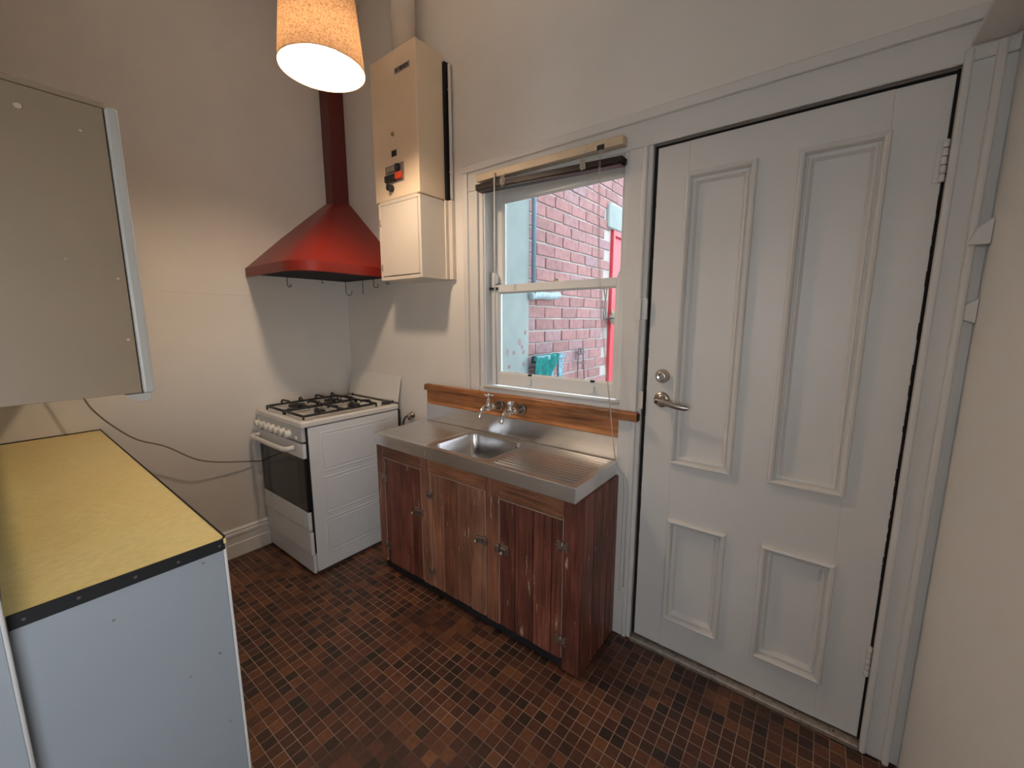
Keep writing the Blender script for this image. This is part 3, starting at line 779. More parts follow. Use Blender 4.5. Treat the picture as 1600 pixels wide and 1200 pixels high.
def hinge(parent, x, z, s=1.0):
    h = lathe('hinge', [(0.0028, -0.020), (0.0028, 0.020)], (x, FY - 0.004, z), 'antique', parent, n=8, label='small tarnished butterfly hinge')
    for sd in (-1, 1):
        bm = bmesh.new()
        poly = [(0.0, 0.017), (0.008, 0.013), (0.020, 0.023), (0.027, 0.016), (0.020, 0.006), (0.030, 0.0), (0.020, -0.006), (0.027, -0.016), (0.020, -0.023), (0.008, -0.013), (0.0, -0.017)]
        f = [bm.verts.new((x + sd * px_ * s, FY - 0.0032, z + pz * s)) for px_, pz in poly]; bk = [bm.verts.new((x + sd * px_ * s, FY + 0.0005, z + pz * s)) for px_, pz in poly]
        k = len(poly)
        for i in range(k): bm.faces.new((f[i], f[(i + 1) % k], bk[(i + 1) % k], bk[i]))
        bm.faces.new(f); bm.faces.new(bk[::-1])
        for px_, pz in ((0.02, 0.015), (0.02, -0.015), (0.012, 0.0)):
            b_lathe(bm, [(0.0022, 0), (0.0015, 0.0012)], (x + sd * px_ * s, FY - 0.0032, z + pz * s), (0, -1, 0), 6)
        finish('hinge_leaf', bm, 'antique', h)
def latch(parent, x, z, sd):
    """turn latch: plate on the door, keeper on the frame (sd = side of the keeper)"""
    lt = box('latch', (x - .022 if sd > 0 else x - .018, FY - 0.005, z - .022), (x + .018 if sd > 0 else x + .022, FY + .001, z + .022), 'antique', parent, 0.002, 1, 'tarnished antique catch with small round knob')
    box('bolt', (x - .016, FY - 0.016, z - .012), (x + .016, FY - 0.004, z + .014), 'antique', lt, 0.003, 2)
    box('keeper', (x + sd * .034 - .011, FY - 0.017, z - .018), (x + sd * .034 + .011, FY + .001, z + .020), 'antique', lt, 0.004, 2)
    lathe('knob', [(0.004, 0), (0.004, 0.010), (0.0085, 0.013), (0.0095, 0.018), (0.007, 0.023), (0.002, 0.025)], (x - sd * .006, FY - 0.016, z - .001), 'antique', lt, (0, -1, 0), 16)
def cab_door(bounds, zt, mats, lbl):
    d = plank(bounds[0] + .001, bounds[1] - .0017, ZB + .004, zt, mats[0], sc1, 'door')
    d['label'] = lbl
    for k in range(1, len(bounds) - 1):
        plank(bounds[k] + .0017, bounds[k + 1] - .0017, ZB + .004 + random.uniform(-.003, .002), zt + random.uniform(-.001, .0), mats[k], d, 'plank', FY + random.uniform(-.001, .001))
    # pale chipped top edge
    box('worn_edge', (bounds[0] + .002, FY + .0004, zt - .0005), (bounds[-1] - .002, FY + .008, zt + .0022), 'pale_edge', d)
    return d
da = cab_door([0.846, 0.870, 0.983, 1.074, 1.154], 0.680, ['wood_red', 'wood_red', 'wood_red', 'wood_red'], 'left dark red plank door of the sink cupboard')
dbb = cab_door([1.230, 1.3226, 1.413, 1.5026, 1.596], 0.680, ['wood_tan', 'wood_mid', 'wood_tan', 'wood_tan'], 'middle faded brown plank door of the sink cupboard')
dc = cab_door([1.681, 1.7665, 1.862, 1.9514, 2.002], 0.668, ['wood_red', 'wood_red', 'wood_red', 'wood_red'], 'right red-brown plank door of the sink cupboard')
for x in (0.8445, 1.156, 1.2285, 1.598, 1.6795, 2.004):
    box('worn_edge', (x - .0009, FY + .0015, ZB + .01), (x + .0009, -0.337, 0.682), 'pale_edge', sc1)
hinge(da, 0.8445, 0.567); hinge(da, 0.8445, 0.160)
hinge(dbb, 1.2285, 0.566); hinge(dbb, 1.2285, 0.144)
hinge(dc, 2.004, 0.560); hinge(dc, 2.004, 0.147)
latch(da, 1.128, 0.446, 1); latch(dbb, 1.572, 0.444, 1); latch(dc, 1.712, 0.438, -1)
ys = [FY + .024, -0.262, -0.190, -0.120, -0.060, -0.006]
ys = [-0.3355, -0.2466, -0.1700, -0.1127, -0.060, -0.006]
for a_, c_ in zip(ys, ys[1:]):
    box('side_plank', (CX1 - .016, a_ + .001, 0.004), (CX1, c_ - .001, ZT), 'wood_red', sc1, 0.0034)
ys = [-0.3355, -0.25, -0.17, -0.09, -0.006]
for a_, c_ in zip(ys, ys[1:]):
    box('side_plank', (CX0, a_ + .001, 0.04), (CX0 + .016, c_ - .001, ZT), 'wood_red', sc1, 0.0025)

# steel bench top with bowl, drainers, splashback
sk = thing('sink_bench', 'brushed steel single bowl sink bench with ribbed drainers', 'sink', (1.45, -0.2, 0.77))
SX0, SX1, SY0, SY1, SZ = 0.817, 2.076, -0.399, -0.001, 0.830
BX0, BX1, BY0, BY1 = 1.252, 1.608, -0.358, -0.055
def rrect(x0, x1, y0, y1, r, n=6):
    out_ = []
    for cx, cy, a0 in ((x1 - r, y1 - r, 0), (x0 + r, y1 - r, 90), (x0 + r, y0 + r, 180), (x1 - r, y0 + r, 270)):
        for k in range(n + 1):
            a = math.radians(a0 + 90 * k / n); out_.append((cx + r * math.cos(a), cy + r * math.sin(a)))
    return out_
# top sheet: a fine grid whose heights carry the ribs and raised lip, with the bowl cut out by shape
bm = bmesh.new()
inner = rrect(BX0, BX1, BY0, BY1, 0.055)
nI = len(inner)
midr = rrect(BX0 - .012, BX1 + .012, BY0 - .012, BY1 + .012, 0.062)
xm0, xm1 = 1.225, 1.635
# central part around bowl: ring inner -> mid -> square
sq = []
cxm, cym = (BX0 + BX1) / 2, (BY0 + BY1) / 2
for (x, y) in midr:
    dx, dy = x - cxm, y - cym
    hx = (xm1 - cxm) if dx > 0 else (cxm - xm0); hy = (SY1 - 0.012 - cym) if dy > 0 else (cym - (SY0 + 0.010))
    t = min(hx / max(abs(dx), 1e-6), hy / max(abs(dy), 1e-6)); sq.append((cxm + dx * t, cym + dy * t))
L = [[bm.verts.new((x, y, z)) for x, y in ring] for ring, z in ((sq, SZ - .001), (midr, SZ - .0014), (inner, SZ - .0035))]
cx_corners = [(xm1, SY1 - .012), (xm0, SY1 - .012), (xm0, SY0 + .010), (xm1, SY0 + .010)]
for a, c in zip(L, L[1:]):
    for k in range(nI): bm.faces.new((a[k], a[(k + 1) % nI], c[(k + 1) % nI], c[k]))
for q in range(4):   # corner fill triangles
    k = q * 7 + 6; k2 = (k + 1) % nI
    pa, pb = L[0][k], L[0][k2]
for cx_, cy_ in cx_corners:
    best = sorted(range(nI), key=lambda i: (L[0][i].co.x - cx_) ** 2 + (L[0][i].co.y - cy_) ** 2)[:2]
    i0, i1 = sorted(best)
    if i1 - i0 == 1 or (i0 == 0 and i1 == nI - 1):
        if (L[0][i0].co - Vector((cx_, cy_, SZ - .001))).length > 1e-4 and (L[0][i1].co - Vector((cx_, cy_, SZ - .001))).length > 1e-4:
            vv = bm.verts.new((cx_, cy_, SZ - .001)); bm.faces.new((L[0][i0], L[0][i1], vv))
def sheet(x0, x1, ribs):
    NY = 132
    ysl = [SY0 + 0.010 + (SY1 - .012 - SY0 - .010) * j / NY for j in range(NY + 1)]
    xs = [x0, x0 + .012, x0 + .03, x1 - .03, x1 - .012, x1]
    rows = []
    for i, x in enumerate(xs):
        row = []
        for y in ysl:
            h = SZ - .001
            f = [0, 0, 1, 1, 0, 0][i]
            if ribs and f and -0.372 < y < -0.028:
                h -= 0.0034 * (0.5 - 0.5 * math.cos(2 * PI * (y + 0.372) / 0.0264))
            row.append(bm.verts.new((x, y, h)))
        rows.append(row)
    for i in range(len(xs) - 1):
        for j in range(NY): bm.faces.new((rows[i][j], rows[i + 1][j], rows[i + 1][j + 1], rows[i][j + 1]))
sheet(SX0 + .008, xm0, True); sheet(xm1, SX1 - .008, True)
o = finish('drainer_top', bm, 'steel', sk, smooth=True)
# bowl
bm = bmesh.new()
prof = [(0.0, SZ - .0035), (0.003, SZ - .010), (0.006, SZ - .10), (0.012, SZ - .145), (0.030, SZ - .163), (0.06, SZ - .168)]
rings = []
for ins, z in prof:
    rings.append([bm.verts.new((x, y, z)) for x, y in rrect(BX0 + ins, BX1 - ins, BY0 + ins, BY1 - ins, max(0.055 - ins * .3, .02))])
for a, c in zip(rings, rings[1:]):
    for k in range(nI): bm.faces.new((a[k], a[(k + 1) % nI], c[(k + 1) % nI], c[k]))
bm.faces.new(rings[-1])
bowl = finish('bowl', bm, 'steel', sk, smooth=True)
lathe('waste', [(0.034, 0), (0.032, 0.002), (0.022, 0.001), (0.02, -0.002)], (1.43, -0.20, SZ - .168), 'chrome', bowl, n=24)
lathe('overflow_hole', [(0.009, 0), (0.008, 0.001)], (1.552, BY1 - 0.0035, SZ - .035), 'black', bowl, (0, -1, 0), 14)
# raised rolled lip and apron
bm = bmesh.new()
lipp = [(SX0, SY0), (SX1, SY0)]
b_box(bm, (SX0, SY0, 0.768), (SX1, SY0 + .0105, SZ + .001), 0.003, 2)
b_box(bm, (SX1 - .0085, SY0 + .004, 0.768), (SX1, SY1, SZ + .001), 0.003, 2)
b_box(bm, (SX0, SY0 + .004, 0.768), (SX0 + .0085, SY1, SZ + .001), 0.003, 2)
ap_ = finish('apron', bm, 'steel', sk)
box('maker_plate', (1.195, SY0 - .0012, 0.785), (1.245, SY0 + .001, 0.808), 'steel', ap_, 0.0005)
box('splashback', (SX0, -0.013, SZ - .003), (SX1, -0.001, 0.934), 'steel', sk, 0.003, 2)
box('sealant', (SX0 + .01, -0.0165, SZ - .003), (SX1 - .01, -0.0125, SZ + .001), 'antique', sk)

# rough timber board and ledge
tb = thing('timber_board', 'rough orange-brown timber board and ledge behind the taps', 'board', (1.45, -0.02, 0.93))
def rough_bar(name, x0, x1, ya, yb, z0, z1, mat, seed, amp, r, label=None, taper=None):
    bm = bmesh.new(); NX_ = 70; rings = []
    for i in range(NX_ + 1):
        x = x0 + (x1 - x0) * i / NX_
        ring = []
        prof_ = rrect(ya, yb, z0, z1, r, 3)
        for (y, z) in prof_:
            nn = mnoise.noise(Vector((x * 7 + seed, y * 40, z * 30))) * amp + mnoise.noise(Vector((x * 30, y * 60 + seed, z * 60))) * amp * .5
            yy = y - nn * (1 if y < (ya + yb) / 2 else 0); zz = z + nn * .8
            ring.append(bm.verts.new((x, yy, zz)))
        rings.append(ring)
    k = len(rings[0])
    for a, c in zip(rings, rings[1:]):
        for q in range(k): bm.faces.new((a[q], a[(q + 1) % k], c[(q + 1) % k], c[q]))
    bm.faces.new(rings[0][::-1]); bm.faces.new(rings[-1])
    return finish(name, bm, mat, tb, label, smooth=False)
rough_bar('board', 0.832, 2.083, -0.018, -0.001, 0.936, 1.046, 'timber', 3, 0.002, 0.003)
rough_bar('ledge', 0.846, 2.163, -0.052, -0.021, 1.022, 1.062, 'timber', 9, 0.004, 0.012)
rough_bar('dark_end_cap', 2.1635, 2.1665, -0.049, -0.024, 1.026, 1.058, 'dark_end', 9, 0.002, 0.010)  # thin darker cap on the right end of the ledge

# taps
def tap(name, label, xw, zw, body_z, cross):
    t = thing(name, label, 'tap', (xw, -0.06, zw), 'wall taps above the sink')
    f = lathe('wall_flange', [(0.031, 0), (0.033, 0.006), (0.030, 0.015), (0.021, 0.020), (0.019, 0.012)], (xw, -0.019, zw), 'old_brass', t, (0, -1, 0), 28)
    yb = -0.115
    tube('inlet', [(xw, -0.02, zw), (xw, yb + .02, zw)], [0.0120, 0.0135], 'chrome', t, 16)
    lathe('nut', [(0.015, 0), (0.016, 0.003), (0.016, 0.010), (0.014, 0.013)], (xw, yb + .045, zw), 'chrome', t, (0, -1, 0), 6, smooth=False)
    lathe('valve_body', [(0.010, -0.016), (0.0165, -0.009), (0.0185, 0.002), (0.0165, 0.012), (0.011, 0.018), (0.0135, 0.021), (0.0135, 0.026), (0.0095, 0.030), (0.009, 0.044 if cross else 0.040), (0.006, 0.048)], (xw, yb, zw), 'chrome', t, n=24)
    sp = smooth_path([(xw, yb, zw), (xw, yb - .030, zw + .004), (xw, yb - .055, zw - .008), (xw, yb - .068, zw - .030), (xw, yb - .070, zw - .046)], 4)
    tube('spout', sp, [0.0135 - 0.0035 * i / (len(sp) - 1) for i in range(len(sp))], 'chrome', t, 16)
    if cross:
        h = lathe('handle', [(0.006, 0.0), (0.0085, 0.004), (0.0085, 0.012), (0.005, 0.017)], (xw, yb, zw + .056), 'chrome', t, n=20)
        lathe('spindle', [(0.0045, 0.044), (0.0045, 0.058)], (xw, yb, zw), 'chrome', h, n=12)
        for a in (0.35, 0.35 + PI / 2, 0.35 + PI, 0.35 + 1.5 * PI):
            c0 = Vector((xw, yb, zw + .064)); dv = Vector((math.cos(a), math.sin(a), 0))
            tube('arm', [c0, c0 + dv * .014, c0 + dv * .024, c0 + dv * .029], [0.0035, 0.003, 0.0052, 0.002], 'chrome', h, 10)
    else:
        bm = bmesh.new()
        N = 48
        rgs = []
        for rr, hh in ((0.010, 0.026), (0.017, 0.029), (0.0185, 0.046), (0.016, 0.052), (0.008, 0.053)):
            rgs.append([bm.verts.new((xw + rr * (1 + (.07 * math.cos(8 * a) if rr > .012 else 0)) * math.cos(a), yb + rr * (1 + (.07 * math.cos(8 * a) if rr > .012 else 0)) * math.sin(a), zw + hh)) for a in [2 * PI * k / N for k in range(N)]])
        for a, c in zip(rgs, rgs[1:]):
            for k in range(N): bm.faces.new((a[k], a[(k + 1) % N], c[(k + 1) % N], c[k]))
        bm.faces.new(rgs[0][::-1]); bm.faces.new(rgs[-1])
        finish('handle', bm, 'chrome', t, 'fluted round chrome tap handle', smooth=True)
    return t
tap('wall_tap', 'left chrome wall tap with cross handle above the sink', 1.415, 1.000, 1.02, True)
tap('wall_tap', 'right chrome wall tap with round fluted handle above the sink', 1.556, 0.996, 1.0, False)

# ================================================================== STOVE
sv = thing('gas_stove', 'white freestanding gas stove with black trivets and raised lid', 'stove', (0.285, -0.35, 0))
KX0, KX1, KY0, KY1 = -0.003, 0.572, -0.636, -0.045
box('body', (KX0, KY0, 0.018), (KX1, KY1, 0.864), 'enamel', sv, 0.004, 2)
box('foot_plinth', (KX0 + .02, KY0 + .02, 0.0), (KX1 - .02, KY1 - .02, 0.018), 'dark_gap', sv)
for z0, z1 in ((0.590, 0.828), (0.342, 0.566), (0.100, 0.318)):
    for x, sd in ((KX1, 1),):
        bm = bmesh.new()
        loops = []
        for ins, d in ((0, -0.001), (0.004, 0.0012), (0.012, 0.0012), (0.015, -0.0002), (0.019, -0.0002), (0.022, 0.0012)):
            loops.append([bm.verts.new((x + d, yy, zz)) for yy, zz in ((-0.575 + ins, z0 + ins), (-0.10 - ins, z0 + ins), (-0.10 - ins, z1 - ins), (-0.575 + ins, z1 - ins))])
        for a, c in zip(loops, loops[1:]):
            for k in range(4): bm.faces.new((a[k], a[(k + 1) % 4], c[(k + 1) % 4], c[k]))
        bm.faces.new(loops[-1])
        finish('side_panel', bm, 'enamel', sv)
box('front_gasket', (KX0 + .004, -0.6455, 0.135), (KX1 - .002, KY0 - .0005, 0.872), 'black', sv)
cp = box('control_panel', (KX0 + .002, -0.667, 0.788), (0.563, -0.646, 0.871), 'control_panel', sv, 0.002, 2)
for k in range(7):
    x = 0.036 + k * 0.0655
    kn = lathe('knob', [(0.0235, 0), (0.0235, 0.005), (0.0215, 0.007), (0.0205, 0.027), (0.018, 0.031), (0.004, 0.032)], (x, -0.667, 0.818), 'knob_white', cp, (0, -1, 0), 28)
    lathe('dial_mark', [(0.0022, 0), (0.0022, 0.0005)], (x + .004, -0.667, 0.851), 'grey_plate', cp, (0, -1, 0), 8)
lathe('button', [(0.009, 0), (0.009, 0.006), (0.007, 0.009)], (0.505, -0.667, 0.806), 'knob_white', cp, (0, -1, 0), 20)
box('brand_mark', (0.008, -0.6675, 0.858), (0.036, -0.6668, 0.862), 'grey_plate', cp)
od = box('oven_door', (KX0 + .002, -0.666, 0.694), (0.563, -0.646, 0.777), 'enamel', sv, 0.003, 2)
gls = box('glass', (KX0 + .002, -0.664, 0.384), (0.563, -0.646, 0.6935), 'black_glass', od, 0.001)
box('window', (0.045, -0.6648, 0.405), (0.485, -0.6635, 0.672), 'dark_window', od)
box('lower_band', (KX0 + .002, -0.666, 0.272), (0.563, -0.646, 0.3835), 'enamel', od, 0.003, 2)
hp = [(0.014, -0.667, 0.742), (0.012, -0.690, 0.742), (0.016, -0.706, 0.741), (0.05, -0.714, 0.740), (0.25, -0.716, 0.739), (0.42, -0.713, 0.739), (0.455, -0.704, 0.740), (0.462, -0.688, 0.741), (0.466, -0.667, 0.742)]
bm = bmesh.new(); b_tube(bm, smooth_path(hp, 4), 0.011, 12)
for v in bm.verts: v.co.z = 0.740 + (v.co.z - 0.740) * 1.35
finish('door_handle', bm, 'enamel_cream', od, smooth=True)
box('drawer', (KX0 + .002, -0.664, 0.128), (0.568, -0.640, 0.262), 'enamel', sv, 0.006, 3)
box('kick_panel', (KX0 + .004, -0.656, 0.014), (0.568, -0.640, 0.126), 'enamel', sv, 0.003, 2)
# hob with pressed tray
bm = bmesh.new()
def ringxy(ins, z, r):
    return [bm.verts.new((x, y, z)) for x, y in rrect(KX0 - .002 + ins, 0.577 - ins, -0.671 + ins, -0.040 - ins, r, 4)]
rs = [ringxy(0.004, 0.869, .010), ringxy(0.0, 0.873, .014), ringxy(0.0, 0.893, .014), ringxy(0.003, 0.899, .013), ringxy(0.009, 0.902, .010), ringxy(0.032, 0.902, .02), ringxy(0.038, 0.896, .02), ringxy(0.06, 0.894, .02)]
k = len(rs[0])
for a, c in zip(rs, rs[1:]):
    for q in range(k): bm.faces.new((a[q], a[(q + 1) % k], c[(q + 1) % k], c[q]))
bm.faces.new(rs[-1]); bm.faces.new(rs[0][::-1])
hb = finish('hob', bm, 'enamel_cream', sv, smooth=False)
for (x, y, r) in ((0.125, -0.48, 0.048), (0.130, -0.262, 0.038), (0.410, -0.48, 0.032), (0.415, -0.262, 0.038), (0.512, -0.088, 0.032)):
    bn = lathe('burner', [(r * 1.15, 0), (r * 1.15, 0.004), (r * .85, 0.008), (r * .85, 0.012)], (x, y, 0.8935), 'aluminium', hb, n=28)
    lathe('burner_cap', [(r * .95, 0.012), (r, 0.015), (r, 0.020), (r * .9, 0.023), (r * .2, 0.025)], (x, y, 0.8935), 'black_iron', bn, n=28)
def rod(bm, pts, r=0.0072): b_tube(bm, pts, r, 6)
for x0, x1, xc in ((0.052, 0.272, 0.128), (0.288, 0.512, 0.412)):
    bm = bmesh.new(); z = 0.918; y0, y1 = -0.625, -0.165
    rod(bm, [(x0, y0, z), (x0, y1, z)]); rod(bm, [(x1, y0, z), (x1, y1, z)])
    rod(bm, [(x0, y0, z), (x1, y0, z)]); rod(bm, [(x0, y1, z), (x1, y1, z)])
    rod(bm, [(x0, (y0 + y1) / 2 + .01, z), (x1, (y0 + y1) / 2 + .01, z)])
    for yc in (-0.48, -0.262):
        for dy in (-.055, .055):
            for xs_, sg in ((x0, 1), (x1, -1)):
                rod(bm, [(xs_ - sg * .006, yc + dy, z - .004), (xs_ - sg * .004, yc + dy, z + .020), (xs_ + sg * .010, yc + dy, z + .026), (xs_ + sg * .06, yc + dy * .75, z + .022), (xs_ + sg * .078, yc + dy * .7, z + .010)], 0.0062)
    for xs_ in (x0, x1):
        for yy in (y0, y1): rod(bm, [(xs_, yy, z), (xs_, yy, 0.8965)], 0.006)
    finish('trivet', bm, 'black_iron', hb, smooth=True, label='black wire trivet')
# lid leaning on wall
bm = bmesh.new()
q = [(0.002, -0.046, 0.914), (0.570, -0.046, 0.914), (0.570, -0.008, 1.082), (0.002, -0.008, 1.082)]
nrm = (Vector(q[1]) - Vector(q[0])).cross(Vector(q[3]) - Vector(q[0])).normalized()
a = [bm.verts.new(p) for p in q]; c = [bm.verts.new(Vector(p) - nrm * 0.005) for p in q]
for i in range(4): bm.faces.new((a[i], a[(i + 1) % 4], c[(i + 1) % 4], c[i]))
bm.faces.new(a[::-1]); bm.faces.new(c)
bmesh.ops.bevel(bm, geom=list(bm.edges), offset=0.0016, segments=2, affect='EDGES')
ld = finish('lid', bm, 'enamel_cream', sv)
for x in (0.05, 0.52): lathe('lid_hinge', [(0.006, 0), (0.006, 0.02)], (x, -0.045, 0.9), 'black', sv, (0, 0, 1), 10)
box('back_shroud', (0.02, -0.038, 0.05), (0.556, -0.020, 0.86), 'black', sv)

# gas tap and hose
gp = thing('gas_connection', 'small metal gas elbow on the wall with grey hose behind the stove', 'pipe fitting', (0.66, -0.01, 0.83))
lathe('wall_collar', [(0.020, 0), (0.020, 0.006), (0.012, 0.012), (0.011, 0.03)], (0.668, -0.0005, 0.836), 'old_brass', gp, (0, -1, 0), 20)
lathe('elbow', [(0.009, -0.028), (0.011, -0.01), (0.011, 0.012)], (0.668, -0.032, 0.836), 'antique', gp, (0, 0, 1), 14)
tube('hose', smooth_path([(0.664, -0.034, 0.832), (0.645, -0.036, 0.826), (0.622, -0.038, 0.80), (0.608, -0.036, 0.74), (0.600, -0.03, 0.5), (0.598, -0.025, 0.2), (0.595, -0.02, 0.012)], 5), 0.0075, 'hose', gp, 8)

# ================================================================== RANGE HOOD
hd = thing('range_hood', 'red enamel corner range hood with tall square duct', 'range hood', (0.15, -0.25, 1.69))
def hood_ring(z, fx, fy, r, n=20, rx=0.0):
    """right-angle corner footprint from left wall to back wall, convex outer corner at (fx,-fy)"""
    pts = [(XL + .0005, -fy)]
    for k in range(n + 1):
        a = math.radians(-90 + 90 * k / n); pts.append((fx - r + r * math.cos(a), -fy + r + r * math.sin(a)))
    pts.append((fx, -0.0005)); return [(x, y, z) for x, y in pts]
bm = bmesh.new()
lv_ = [hood_ring(1.7475, 0.618, 0.642, 0.163), hood_ring(1.752, 0.614, 0.638, 0.160), hood_ring(1.95, 0.395, 0.425, 0.10), hood_ring(2.10, 0.222, 0.254, 0.05), hood_ring(2.214, 0.090, 0.122, 0.010)]
# front-left edge falls back slightly towards the wall
R_ = [[bm.verts.new(p) for p in ring] for ring in lv_]
for a, c in zip(R_, R_[1:]):
    for k in range(len(a) - 1): bm.faces.new((a[k], a[k + 1], c[k + 1], c[k]))
finish('canopy', bm, 'hood', hd, smooth=False)
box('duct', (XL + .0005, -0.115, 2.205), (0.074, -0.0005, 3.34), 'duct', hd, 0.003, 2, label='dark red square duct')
bm = bmesh.new(); rg = [bm.verts.new((x * .985, y * .985 , 1.712)) for x, y, z in hood_ring(1.7, 0.615, 0.64, 0.16)] 
cv = bm.verts.new((XL + .004, -0.003, 1.712)); bm.faces.new(rg + [cv])
ex = bmesh.ops.extrude_face_region(bm, geom=bm.faces[:])
for v in [g_ for g_ in ex['geom'] if isinstance(g_, bmesh.types.BMVert)]: v.co.z += 0.006
finish('filter_base', bm, 'dark_gap', hd, label='black underside')  # near-black sheet closing the open underside
bm = bmesh.new()
def ring_off(z, d): return [bm.verts.new(p) for p in hood_ring(z, 0.622 - d, 0.646 - d, 0.165 - d * .5)]
R_ = [ring_off(1.7480, 0.005), ring_off(1.7475, 0.0), ring_off(1.6965, 0.0), ring_off(1.694, 0.002), ring_off(1.6965, 0.005), ring_off(1.7480, 0.006)]
for a, c in zip(R_, R_[1:] + R_[:1]):
    for k in range(len(a) - 1): bm.faces.new((a[k], a[k + 1], c[k + 1], c[k]))
finish('lip', bm, 'hood', hd, smooth=False)
# hooks hanging below
def hook(name, x, y, ln_, hookr, label):
    z = 1.712
    pts = [(x, y, z), (x, y, z - ln_)]
    if hookr: pts += [(x + .8 * hookr * (1 - math.cos(a)), y + .6 * hookr * (1 - math.cos(a)), z - ln_ - hookr * math.sin(a)) for a in [k * PI / 6 for k in range(1, 8)]]
    o = tube(name, pts, 0.0023, 'black_iron', None, 6)
    tag(o, label, 'hook')
hook('utensil_hook', 0.07, -0.452, 0.055, 0.012, 'black wire hook nearest the left end of the hood')
hook('utensil_hook', 0.08, -0.235, 0.026, 0.004, 'very short black wire hook under the hood beside the left wall')
hook('utensil_hook', 0.160, -0.115, 0.085, 0.020, 'longest black wire hook hanging at the hood corner')
hook('utensil_hook', 0.250, -0.045, 0.095, 0, 'straight black wire hanging right of the corner hook')
hook('utensil_hook', 0.383, -0.050, 0.048, 0.014, 'curved black wire hook left of the white box cupboard')
hook('utensil_hook', 0.485, -0.030, 0.032, 0.010, 'small black wire hook partly behind the white box cupboard')

# ================================================================== WATER HEATER + BOX
HX0, HX1, HY = 0.682, 1.053, -0.213
ht = thing('water_heater', 'tall cream wall-mounted instant gas water heater', 'water heater', (0.87, -0.11, 2.08))
box('case', (HX0, HY, 2.083), (HX1, -0.034, 2.788), 'heater_cream', ht, 0.006, 3)
box('mounting_plate', (HX0 + .03, -0.034, 2.085), (1.066, -0.001, 2.755), 'dark_gap', ht)  # dark plate standing in for the shaded gap behind the case
bd = box('badge', (0.892, HY - .003, 2.671), (1.010, HY, 2.697), 'grey_plate', ht, 0.001, 1, 'small grey maker badge with black lettering')
def text_mesh(name, s, size, x, y, z, mat, parent):
    cu = bpy.data.curves.new(name, 'FONT'); cu.body = s; cu.size = size; cu.extrude = 0.0004; cu.offset = 0.0006; cu.align_x = 'LEFT'
    to = bpy.data.objects.new('t', cu); COL.objects.link(to)
    dg = bpy.context.evaluated_depsgraph_get(); me = bpy.data.meshes.new_from_object(to.evaluated_get(dg))
    bpy.data.objects.remove(to); bpy.data.curves.remove(cu)
    me.transform(Matrix.Rotation(PI / 2, 4, 'X'))
    me.name = name; me.materials.clear()
    return link(name, me, parent, mat, (x, y, z))
text_mesh('lettering', 'BOSCH', 0.0200, 0.935, HY - .0034, 2.677, 'black', bd)
lathe('emblem', [(0.0078, 0), (0.0078, 0.0006), (0.0055, 0.0007), (0.0053, 0.0002)], (0.909, HY - .003, 2.684), 'black', bd, (0, -1, 0), 20)
lathe('case_screw', [(0.011, 0), (0.010, 0.004), (0.004, 0.005)], (0.856, HY, 2.402), 'brass_dull', ht, (0, -1, 0), 18)
box('sight_window', (0.840, HY - .001, 2.292), (0.882, HY, 2.322), 'black', ht)
ctl = box('control_recess', (0.781, HY - .0015, 2.160), (0.938, HY, 2.253), 'grey_plate', ht, 0.001)
box('slider_track', (0.796, HY - .003, 2.222), (0.885, HY - .001, 2.245), 'aluminium', ctl, 0.0005)
box('slider_slot', (0.800, HY - .0034, 2.218), (0.885, HY - .001, 2.2215), 'black', ctl)
box('slider', (0.884, HY - .022, 2.214), (0.910, HY - .001, 2.246), 'black', ctl, 0.004, 2)
for k, x in enumerate((0.790, 0.820, 0.848)):
    box('push_button', (x, HY - .018, 2.170), (x + .026, HY - .001, 2.202), 'black', ctl, 0.003, 2)
box('ignition_button', (0.877, HY - .016, 2.172), (0.926, HY - .001, 2.206), 'orange_red', ctl, 0.003, 2, 'orange red ignition button')
kb = lathe('temperature_knob', [(0.016, 0), (0.018, 0.006), (0.018, 0.010)], (0.835, HY, 2.137), 'black', ht, (0, -1, 0), 24)
lathe('knob_grip', [(0.018, 0.010), (0.017, 0.030), (0.013, 0.032)], (0.835, HY, 2.137), 'black', kb, (0, -1, 0), 8, smooth=False)
tag(lathe('flue_pipe', [(0.064, 0), (0.064, 0.56)], (0.850, -0.115, 2.7885), 'pipe_paint', None, n=40), 'pale round flue pipe rising above the water heater', 'flue pipe')
cdt = thing('conduit', 'brown painted conduit on the wall right of the water heater', 'conduit', (1.085, -0.02, 2.07))
tube('pipe', [(1.083, -0.016, 2.085), (1.083, -0.016, 2.74)], 0.0085, 'wall', cdt, 10)
for z in (2.22, 2.62): box('clip', (1.074, -0.024, z), (1.092, -0.001, z + .006), 'wall', cdt, 0.001)
box('backing_strip', (1.070, -0.007, 2.078), (1.082, -0.001, 2.745), 'rust', cdt)

bc = thing('box_cupboard', 'small white painted box cupboard beneath the water heater', 'cupboard', (0.87, -0.1, 1.66))
BL, BR, BZ0, BZ1 = 0.700, 1.053, 1.664, 2.076
box('side', (BL, HY, BZ0), (BL + .018, -0.002, BZ1), 'cream_paint', bc, 0.002)
box('side', (BR - .018, HY, BZ0), (BR, -0.002, BZ1), 'cream_paint', bc, 0.002)
box('base', (BL + .018, HY, BZ0), (BR - .018, -0.002, BZ0 + .018), 'cream_paint', bc)
box('top', (BL + .018, HY + .012, BZ1 - .018), (BR - .018, -0.002, BZ1), 'cream_paint', bc)
box('front_frame', (BL + .018, HY, BZ1 - .012), (BR - .018, HY + .012, BZ1 + .006), 'cream_paint', bc)
dd = box('door', (BL + .021, HY - .003, BZ0 + .022), (BR - .020, HY + .012, BZ1 - .015), 'cream_paint', bc, 0.003, 2)
